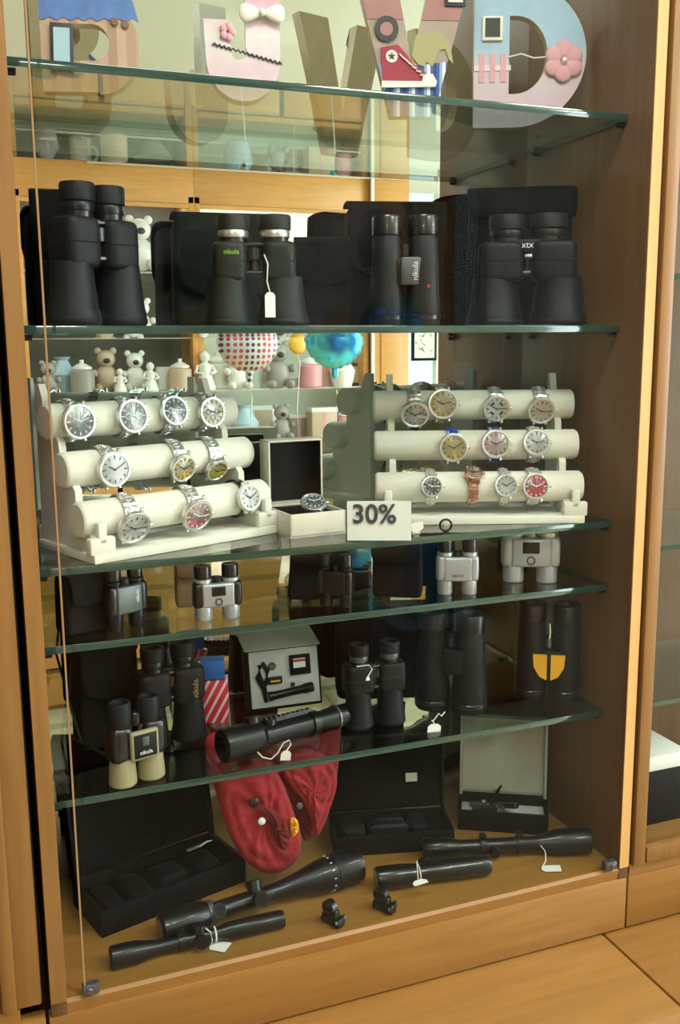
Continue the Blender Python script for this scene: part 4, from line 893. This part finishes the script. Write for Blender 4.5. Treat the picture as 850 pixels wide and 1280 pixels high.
# ---- lowest glass shelf (S5)
G5 = 'binoculars on the lowest glass shelf'
def D_(px, Y): return on(px, Y, S5)
p = D_(132, 1.375); s = scale_at(p); pouch('black nylon case at the left end of the lowest shelf', p, math.radians(10), .085, .055, .155, 'cloth', .5, 'cases on the lowest glass shelf', strap=True)
p = D_(214, 1.335); s = scale_at(p); porro('large black binoculars with gold print behind the sand coloured pair', p, math.radians(12), .112, .150, 'rubber', 'rubber', text=None, group=G5, eye_off=.8)
bk = [o for o in COL.objects if o.get('label', '').startswith('large black binoculars with gold')][0]
textmesh('print', 'nikula', .012, 'goldink', bk, (.030, -.0285, .085), (PI/2, -PI/2, 0))
# sand coloured binocular, tilted barrels
p = D_(172, 1.225); s = scale_at(p)
t = thing('binoculars', 'sand coloured binoculars with black eyecups and grey name plate at the shelf front', 'binoculars', p, math.radians(16), G5)
for sx, yy in ((-1, 0), (1, .0)):
    b = MB().lathe([(.015, 0), (.0185, .003), (.0185, .008), (.0150, .062), (.0145, .080)], (sx*.0205, yy, 0), n=30).build('barrel', 'tan', t)
    MB().sup((sx*.0235, 0, .060), (.034, .036, .050), .6, .4).build('grip', 'plastic', t)
    MB().lathe([(.0125, .074), (.0145, .080), (.0150, .112), (.0135, .116), (.0105, .116), (.009, .110), (0, .109)], (sx*.0205, yy, 0), n=26).build('eyecup', 'rubber2', t)
pl = MB().box((.003, -.020, .058), (.040, .008, .040), bev=.003, seg=3).build('name_plate', 'tan', t)
MB().box((.003, -.0245, .058), (.032, .002, .032), bev=.0008).build('plate_face', 'navy', pl); MB().box((.003, -.0257, .064), (.009, .001, .012), bev=.0004).build('badge', 'midgrey', pl)
textmesh('print', 'nikula', .0078, 'whiteink', pl, (.003, -.0259, .049))
MB().cyl((0, 0, .080), .008, .018).build('focus_wheel', 'plastic', t)
# blister box blue and red striped
p = D_(268, 1.395); s = scale_at(p)
t = thing('gift_box', 'small box, blue on top and red and white striped below', 'box', p, math.radians(-14))
M['rw'] = stripes_mat('red_white_stripes', [(206, 44, 66), (206, 44, 66), (236, 190, 196)], .012, 'X', -.5)
MB().box((0, 0, .034), (.046, .03, .068), rz=0, bev=.001).build('striped_wrap', 'rw', t, rot=(0, 0, 0)); MB().box((-.002, 0, .085), (.040, .026, .030), bev=.001).build('blue_top', mat('blue_card', (36, 96, 176), .5), t); MB().box((-.0205, -.0125, .085), (.004, .003, .030)).build('white_edge', 'whitecard', t)
# laser kit box: shallow box standing on edge with lid flap thrown back
p = D_(358, 1.40)
t = thing('gadget_box', 'open black box with pale foam holding a torch, strap and batteries', 'box', p, math.radians(-4)); t.rotation_euler = (-.20, .0, math.radians(-2))
W_, H_ = .122, .098
bx = MB(); bx.box((0, .016, H_/2), (W_, .034, H_), bev=.001); bx.build('tray', 'board', t)
ins = MB().box((0, -.0022, H_/2+.001), (W_-.008, .004, H_-.008), bev=.0006).build('foam_insert', 'greyfoam', t)
fl_ = MB().box((0, 0, 0), (W_+.004, .072, .003), bev=.0006).build('lid', 'greycard', t, loc=(0, .030, H_+.014), rot=(.42, 0, 0))
def part(o, n, m, parent): return o.build(n, m, parent)
tc_ = MB(); tc_.lathe([(.0075, 0), (.0080, .004), (.0066, .010), (.0066, .056), (.0082, .062), (.0082, .074), (.0070, .076)], (-.030, -.006, .022), (1, 0, .10), 22).cyl((.012, -.006, .034), .0035, .006)
tk = tag(tc_.build('torch', 'gunmetal'), 'short black torch pressed into the foam of the open gadget box', 'torch'); tk.location = p; tk.rotation_euler = t.rotation_euler
ws = MB(); ws.tube([(-.040, -.006, .074), (-.044, -.007, .055), (-.036, -.007, .035), (-.034, -.006, .014)], [.0045, .006, .0045, .003], 10).tube([(-.036, -.006, .078), (-.029, -.007, .064), (-.031, -.007, .048), (-.038, -.006, .034)], [.003, .0045, .004, .003], 10)
tk = tag(ws.build('wrist_strap', 'rubber'), 'black strap clipped upright in the foam of the open gadget box', 'strap'); tk.location = p; tk.rotation_euler = t.rotation_euler
ch = thing('charger', 'square black charger with red and white label in the open gadget box', 'charger', p); ch.rotation_euler = t.rotation_euler
MB().box((.026, -.0065, .068), (.034, .007, .032), bev=.001).build('body', 'board', ch); MB().box((.024, -.0102, .071), (.020, .001, .015)).build('label', 'whitecard', ch); MB().box((.024, -.0108, .075), (.020, .001, .004)).build('red_band', 'redink', ch)
bt = thing('battery', 'small dark battery with yellow print in the open gadget box', 'battery', p); bt.rotation_euler = t.rotation_euler
MB().box((-.017, -.006, .047), (.024, .005, .012), bev=.002).build('body', 'navy', bt); MB().box((-.017, -.0088, .046), (.016, .0008, .003)).build('print', 'yellow', bt)
cn = tag(MB().lathe([(0, 0), (.0062, 0), (.0062, .003), (.005, .0045), (0, .0045)], (-.020, -.0035, .070), (0, -1, 0), 24, cap=False).build('button_cell', 'midgrey'), 'round grey button cell in the foam of the open gadget box', 'battery'); cn.location = p; cn.rotation_euler = t.rotation_euler

def scope(name, label, A, B, prof, m='gunmetal', group=None, turrets=(), rings=(), extra=None, dots=None, mounts=()):
    """telescope lying from A to B; prof: (radius, fraction); turrets: (fraction, r, h, direction)"""
    A, B = Vector(A), Vector(B); L = (B-A).length; d = (B-A).normalized()
    t = thing(name, label, 'rifle scope', A, 0, group)
    q = d.to_track_quat('Y', 'Z'); t.rotation_mode = 'QUATERNION'; t.rotation_quaternion = q
    MB().lathe([(r, f*L) for r, f in prof], (0, 0, 0), (0, 1, 0), 32).build('tube', m, t)
    MB().cyl((0, -.0006, 0), prof[0][0]*.8, .001, (0, 1, 0)).build('rear_lens', 'black_dark', t); MB().cyl((0, L-.0004, 0), prof[-1][0]*.85, .001, (0, 1, 0)).build('front_lens', 'black_dark', t)
    for f, r, h, dr in turrets:
        MB().cyl((0, f*L, 0), r, h, dr, 24, .0012).lathe([(r*1.12, h*.72), (r*1.12, h)], (0, f*L, 0), dr, 24).build('turret', m, t)
    for f, r, w_, mm_ in rings:
        MB().lathe([(r*.9, f*L), (r, f*L+.0006), (r, f*L+w_), (r*.9, f*L+w_+.0006)], (0, 0, 0), (0, 1, 0), 32, cap=False).build('ring', mm_, t)
    for f, r in mounts:
        MB().lathe([(r*.95, f*L-.005), (r*1.25, f*L-.005), (r*1.25, f*L+.005), (r*.95, f*L+.005)], (0, 0, 0), (0, 1, 0), 24, cap=False).box((0, f*L, r*1.45), (.012, .010, r*.6), bev=.001).build('mount_ring', m, t)
    return t
A = atY(276, 928, 1.235); B = atY(452, 893, 1.30)
zc = S5+.0245; A = on(276, 1.235, zc); B = on(453, 1.30, zc-.006)
t = scope('rifle_scope', 'black scope with toothed rails lying before the open gadget box', A, B, [(.019, 0), (.0235, .01), (.0245, .03), (.0245, .24), (.016, .28), (.0155, .70), (.0165, .72), (.018, .96), (.0165, 1)], turrets=[(.33, .009, .022, (-.2, 0, 1)), (.22, .0105, .03, (-.3, 0, 1))], rings=[(.60, .0185, .012, 'gunmetal'), (.78, .019, .004, 'midgrey')])
for dx in (-.4, -1.5):
    r_ = MB(); L = (B-A).length; c0, s0 = math.cos(dx), math.sin(dx)
    r_.box((.0185*s0, L*.46, .0185*c0), (.010, L*.34, .006), ry=dx)
    for k in range(10): r_.box((.0225*s0, L*(.31+.033*k), .0225*c0), (.011, .0028, .003), ry=dx)
    r_.build('toothed_rail', 'gunmetal', t)
tp = atY(330, 936, 1.212)
price_tag('cream price tag on a curled thread below the railed scope', atY(322, 940, 1.215), [(0, 0, 0), (.006, -.002, -.008), (.018, -.004, -.012), (.028, -.005, -.004), (.036, -.006, .010), (.045, -.006, .013), (.047, -.006, .006), (.040, -.007, -.002)], (.015, .014), .15, 'cream')
p = D_(468, 1.285); s = scale_at(p); porro('narrow black binoculars with a thread tie, middle of the lowest shelf', p, facing(p, 20), s*80, s*106, 'rubber', 'rubber', text=None, group=G5, ring='midgrey', eye_off=.95)
p = on(452, 1.26, S5+.1); price_tag('tiny white tag tied to the narrow black binoculars', atY(455, 832, 1.25), [(-.012, 0, .0), (.006, -.006, .002), (.010, -.008, -.004), (.002, -.010, -.014)], (.006, .006))
p = D_(478, 1.40); s = scale_at(p); pouch('big black nylon case behind the narrow binoculars', p, facing(p, 6), s*118, .06, .150, 'cloth', .5, 'cases on the lowest glass shelf')
p = D_(563, 1.300); s = scale_at(p); roof('large black roof binoculars right of the middle of the lowest shelf', p, facing(p, -10), s*90, s*124, 'rubber', 'rubber', '', group=G5, plate_z=.52, platew=.74)
p = on(537, 1.215, S5)
price_tag('white price tag on a zigzag thread lying at the front edge of the lowest shelf', atY(556, 890, 1.235), [(0, 0, 0), (-.008, -.004, -.004), (-.012, -.004, .001), (-.022, -.006, -.008), (-.026, -.008, -.006), (-.022, -.010, -.012)], (.022, .013), .1)
p = D_(684, 1.285); s = scale_at(p); t = roof('black binoculars with amber yellow hinge covers, rightmost on the lowest shelf', p, facing(p, 2), s*82, s*120, 'navy', 'navy', '', group=G5, plate_z=.40, platew=.60)
yz = .118*s/ s
for sx in (-1, 1):
    MB().prism([(sx*.0030, .080), (sx*.0255, .080), (sx*.0240, .060), (sx*.0150, .044), (sx*.0030, .038)], -.030, -.024).build('hinge_cover', 'yellow', t)
MB().tube([(0, -.018, .13), (.001, -.026, .118), (0, -.028, .108)], .0012, 6).build('tag_thread', 'string', t); MB().box((0, -.028, .100), (.006, .002, .016), bev=.001).build('silver_tab', 'midgrey', t)

# ---- cabinet floor (ZF)
def FL(px, py, z=ZF): return atZ(px, py, z)
def open_case(label, FLc, FRc, D, Hb, Hl, lean, wall='board', lining='foam', group=None, lidm='board', cat='case', lidin=None):
    """open box: front bottom corners, depth, tray height, lid height, lid lean (radians back)"""
    a = Vector(FLc); b = Vector(FRc); W = (b-a).length; rz = math.atan2(b.y-a.y, b.x-a.x)
    t = thing('open_case', label, cat, a, rz, group); th = .005
    m = MB(); m.box((W/2, th/2, Hb/2), (W, th, Hb), bev=.001).box((W/2, D-th/2, Hb/2), (W, th, Hb), bev=.001).box((th/2, D/2, Hb/2), (th, D-th*2, Hb)).box((W-th/2, D/2, Hb/2), (th, D-th*2, Hb)).box((W/2, D/2, .002), (W-th, D-th, .004))
    m.build('tray', wall, t)
    MB().box((W/2, D/2, Hb*.25+.002), (W-2*th-.001, D-2*th-.001, Hb*.5)).build('lining', lining, t)
    l = MB(); l.box((W/2, .006, Hl/2), (W, .005, Hl), bev=.001).box((.003, -.003, Hl/2), (.005, .020, Hl), bev=.001).box((W-.003, -.003, Hl/2), (.005, .020, Hl), bev=.001).box((W/2, -.003, Hl-.003), (W, .020, .005), bev=.001)
    lo = l.build('lid', lidm, t, loc=(0, D, Hb), rot=(-lean, 0, 0))
    MB().box((W/2, .0025, Hl/2), (W-.012, .002, Hl-.01)).build('lid_lining', lidin or lining, lo)
    return t, W
# left black case
t, W = open_case('open black case with dark foam at the left of the cabinet floor', (.112, 1.268, ZF), (.340, 1.335, ZF), .105, .040, .150, .18)
t.location = (.115, 1.262, ZF)
for k, (a, b, c, d) in enumerate([(.03, .05, .03, .06), (.075, .05, .035, .07), (.13, .055, .05, .05), (.19, .05, .04, .06)]):
    MB().sup((a, b, .026), (c, d, .016), .4, .5, 24, 8).build('foam_pad', 'rubber', t)
kn = thing('folding_tool', 'small silver folding tool lying in the left black case', 'tool', atZ(243, 1062, ZF+.036), .35)
MB().box((0, 0, .003), (.026, .006, .004), bev=.0015).build('body', 'steel', kn); MB().tube([(.012, 0, .003), (.024, .002, .004), (.034, .001, .003)], [.002, .0016, .0006], 8).build('blade', 'steel', kn)
# middle black case
t, W = open_case('open black case with moulded tray in the middle of the cabinet floor', atZ(418, 1072, ZF), atZ(568, 1062, ZF), .085, .034, .130, .12)
MB().box((W*.72, -.0025, .055), (.020, .0008, .015)).build('price_sticker', 'cream', [c for c in t.children if c.name.startswith('lid')][0])
for a, b, c, d, e in [(.035, .045, .04, .05, .018), (.095, .04, .07, .022, .02), (.10, .064, .05, .018, .016), (.145, .05, .03, .05, .014)]:
    MB().sup((a, b, .026), (c, d, e), .5, .6, 24, 8).build('foam_pad', 'rubber2', t)
# white lined box
t, W = open_case('black box with grey-white lid lining at the right rear of the floor', atZ(572, 1037, ZF), atZ(685, 1045, ZF), .070, .036, .140, .10, 'board', 'greyfoam', None, 'greycard', 'box', 'greycard')
bp_ = atZ(572, 1037, ZF); br = t.rotation_euler.z
def inbox(x, y, z): return bp_+Matrix.Rotation(br, 3, 'Z') @ Vector((x, y, z))
for (x, y, lab, ang, kind) in [(.045, .030, 'black multitool with raised blade in the white lined box', .2, 0), (.035, .050, 'small grey clip lying at the back of the white lined box', .1, 1), (.085, .032, 'black folded knife at the right of the white lined box', -.8, 2)]:
    t = thing(['multitool', 'clip', 'folding_knife'][kind], lab, 'tool', inbox(x, y, .0205), br+ang)
    if kind == 0:
        MB().box((0, 0, .006), (.044, .012, .010), bev=.003).build('handle', 'plastic', t); MB().prism([(.004, .008), (.012, .008), (.030, .048), (.028, .050), (.020, .040)], -.0008, .0008).build('blade', 'gunmetal', t)
        MB().tube([(.008, 0, .010), (.022, -.004, .018), (.034, -.008, .010)], .003, 8).build('arm', 'plastic', t)
    elif kind == 1: MB().box((0, 0, .004), (.030, .012, .007), bev=.002).build('body', 'midgrey', t); MB().cyl((.008, 0, .008), .004, .003).build('screw', 'steel', t)
    else: MB().box((0, 0, .006), (.046, .012, .010), bev=.004, rz=0, ry=-.35).build('handle', 'plastic', t, loc=(0, 0, .008)); MB().prism([(-.02, .016), (-.036, .030), (-.022, .022)], -.0008, .0008).build('blade', 'gunmetal', t)
# red quilted pouch
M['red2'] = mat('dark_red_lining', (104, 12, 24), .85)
rd_ = thing('quilted_pouch', 'red quilted cloth pouch with two padded flaps and snap buttons', 'pouch', (0, 0, 0))
def lobe(name, pix, Yt, Yb, thick, m, parent, cx=None, seam=True, hollow=0):
    """padded star-shaped patch; pixel outline placed on a slanting plane (top Yt, bottom Yb)"""
    y0, y1 = min(p[1] for p in pix), max(p[1] for p in pix)
    P = [atY(x, y, Yt+(Yb-Yt)*(y-y0)/(y1-y0)) for x, y in pix]
    n = len(P); c = sum(P, Vector())/n if cx is None else atY(cx[0], cx[1], (Yt+Yb)/2)
    # smooth closed outline
    def cr(t):
        i = int(t) % n; f_ = t-int(t); a, b, d, e = P[i-1], P[i], P[(i+1) % n], P[(i+2) % n]
        return .5*((2*b)+(d-a)*f_+(2*a-5*b+4*d-e)*f_*f_+(3*b-a-3*d+e)*f_**3)
    b = MB(); nu = n*8; nv = 14
    out = [cr(k*n/nu) for k in range(nu)]
    for side in (-1, 1):
        def f(u, v):
            k = int(round(u*nu)) % nu; r = math.sin(v*PI/2); q = c+(out[k]-c)*r
            hgt = thick*math.sqrt(max(0, 1-r**4))
            if side == -1: hgt = hgt*(1-hollow*math.exp(-((r)/.42)**2)) - ((.0035*math.exp(-((r-.74)/.06)**2)+.0022*math.exp(-((r-.42)/.05)**2)) if seam else 0)+.0016*math.sin(u*2*PI*11+r*9)*r*(1-r)*4+.0020*math.sin(u*2*PI*5+1.3+r*4)*(1-r)*r*3
            return q+Vector((0, side*hgt, 0))
        b.grid(f, nu, nv, True)
    bmesh.ops.remove_doubles(b.bm, verts=b.bm.verts, dist=.00005)
    return b.build(name, m, parent, sharp=80)
lobe('back_panel', [(258, 922), (300, 918), (350, 925), (400, 915), (424, 905), (424, 940), (418, 985), (400, 1030), (345, 1050), (290, 1030), (268, 985)], 1.30, 1.335, .012, 'red', rd_)
lobe('left_flap', [(272, 975), (300, 958), (332, 948), (352, 975), (366, 1012), (376, 1045), (370, 1075), (345, 1091), (318, 1085), (296, 1062), (278, 1020)], 1.282, 1.300, .018, 'red', rd_, hollow=.35)
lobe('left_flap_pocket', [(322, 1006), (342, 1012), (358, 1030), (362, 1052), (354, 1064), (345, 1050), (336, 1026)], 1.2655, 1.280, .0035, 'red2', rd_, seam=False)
lobe('right_flap', [(350, 950), (378, 935), (410, 948), (421, 975), (412, 1010), (396, 1045), (388, 1022), (378, 1000), (362, 980)], 1.275, 1.300, .012, 'red', rd_)
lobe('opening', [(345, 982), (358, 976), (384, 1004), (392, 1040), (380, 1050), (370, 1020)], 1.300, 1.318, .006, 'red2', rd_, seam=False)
lobe('yellow_tab', [(364, 1022), (372, 1026), (373, 1038), (366, 1046), (363, 1034)], 1.272, 1.276, .002, 'yellow', rd_, seam=False)
for x, y, Y, r, m in ((327, 1026, 1.270, .0058, 'steel'), (374, 1007, 1.266, .0052, 'midgrey'), (317, 1003, 1.268, .0075, 'black')):
    q = atY(x, y, Y); MB().lathe([(r*.6, 0), (r, .001), (r, .002), (r*.7, .0036), (0, .004)], q, (0, -1, .05), 24).build('snap_button' if m != 'black' else 'toggle', 'whiteink' if m == 'steel' else m, rd_)

# scopes on the floor
A = on(200, 1.222, ZF+.021); B = on(447, 1.268, ZF+.027)
t = scope('rifle_scope', 'long black rifle scope with large objective lying across the floor', A, B, [(.017, 0), (.0205, .01), (.0205, .20), (.0125, .24), (.0125, .56), (.016, .66), (.0255, .80), (.0265, .86), (.0265, .97), (.025, 1)], 'gunmetal', 'scopes on the cabinet floor', turrets=[(.26, .009, .020, (1, 0, .6)), (.46, .011, .024, (-.5, 0, 1)), (.46, .010, .024, (1, 0, .4))], rings=[(.22, .0175, .008, 'midgrey'), (.86, .0275, .010, 'rubber2')], mounts=[])
dt = MB()
for k in range(14):
    a = k*.45; L = (B-A).length; dt.box((.0266*math.sin(a), L*.835, .0266*math.cos(a)), (.0012, .0030, .0006), ry=a)
dt.build('scale_marks', 'whiteink', t)
A = on(137, 1.200, ZF+.016); B = on(354, 1.213, ZF+.0145)
A = atZ(137, 1198, ZF+.014); B = atZ(354, 1148, ZF+.013)
t = scope('rifle_scope', 'thin black scope with turrets at the front left of the floor', A, B, [(.0125, 0), (.0155, .01), (.0155, .14), (.0095, .26), (.0095, .62), (.0125, .66), (.0128, .97), (.0115, 1)], 'gunmetal', 'scopes on the cabinet floor', turrets=[(.50, .0085, .019, (-1, 0, .25)), (.50, .0085, .018, (-.2, 0, 1)), (.50, .0085, .019, (1, 0, .2))], rings=[(.585, .0108, .002, 'string')], mounts=[(.40, .0095)])
flat_tag('white price tag lying beside the thin scope at the front left', atZ(257, 1160, ZF+.027), 264, 1181, (.022, .026), .85)
A = on(470, 1.232, ZF+.0185); B = on(611, 1.206, ZF+.0185)
t = scope('rifle_scope', 'short stubby black scope with folded tag near the floor middle', A, B, [(.0165, 0), (.0180, .02), (.0175, .22), (.0140, .40), (.0140, .46), (.0155, .60), (.0155, .88), (.0165, .96), (.014, 1)], 'plastic', 'scopes on the cabinet floor', turrets=[(.45, .009, .021, (-1, 0, .35))], rings=[(.36, .0160, .0015, 'string')])
price_tag('thin cream price tag hanging from the short stubby scope', atY(521, 1076, 1.196), [(0, 0, 0), (0, -.002, -.012), (.001, -.003, -.030)], (.024, .010), flat=True, rz=.1)
A = on(528, 1.285, ZF+.0185); B = on(736, 1.205, ZF+.0215)
t = scope('rifle_scope', 'long black scope with two mount rings at the right of the floor', A, B, [(.0150, 0), (.0170, .01), (.0165, .17), (.0115, .22), (.0115, .66), (.0135, .72), (.0205, .80), (.0215, .97), (.020, 1)], 'gunmetal', 'scopes on the cabinet floor', turrets=[(.42, .008, .020, (1, 0, -.3))], mounts=[(.36, .0118), (.58, .0118)])
flat_tag('white price tag lying on the floor by the right mount-ring scope', atY(676, 1057, 1.215), 677, 1086, (.018, .030), 1.15)
def clamp(label, p, rz):
    t = thing('mount_ring', label, 'scope mount', p, rz, 'pair of scope mounts on the floor front')
    b = MB(); b.box((0, 0, .008), (.014, .034, .014), bev=.002).box((0, .002, .019), (.010, .022, .010), bev=.002); b.build('clamp_base', 'plastic', t)
    MB().lathe([(.0080, -.005), (.0112, -.005), (.0112, .005), (.0080, .005), (.0080, -.005)], (0, .006, .024), (1, 0, 0), 24, cap=False).build('ring', 'plastic', t)
    for y in (-.012, .010):
        MB().cyl((.006, y, .010), .0042, .007, (1, 0, 0), 6).build('screw', 'gunmetal', t); MB().cyl((-.006, y, .010), .0042, .006, (-1, 0, 0), 6).build('screw', 'gunmetal', t)
    return t
clamp('black scope mount, left one of the pair at the front edge', (.430, 1.175, ZF), math.radians(28)); clamp('black scope mount, right one of the pair at the front edge', (.512, 1.178, ZF), math.radians(32))
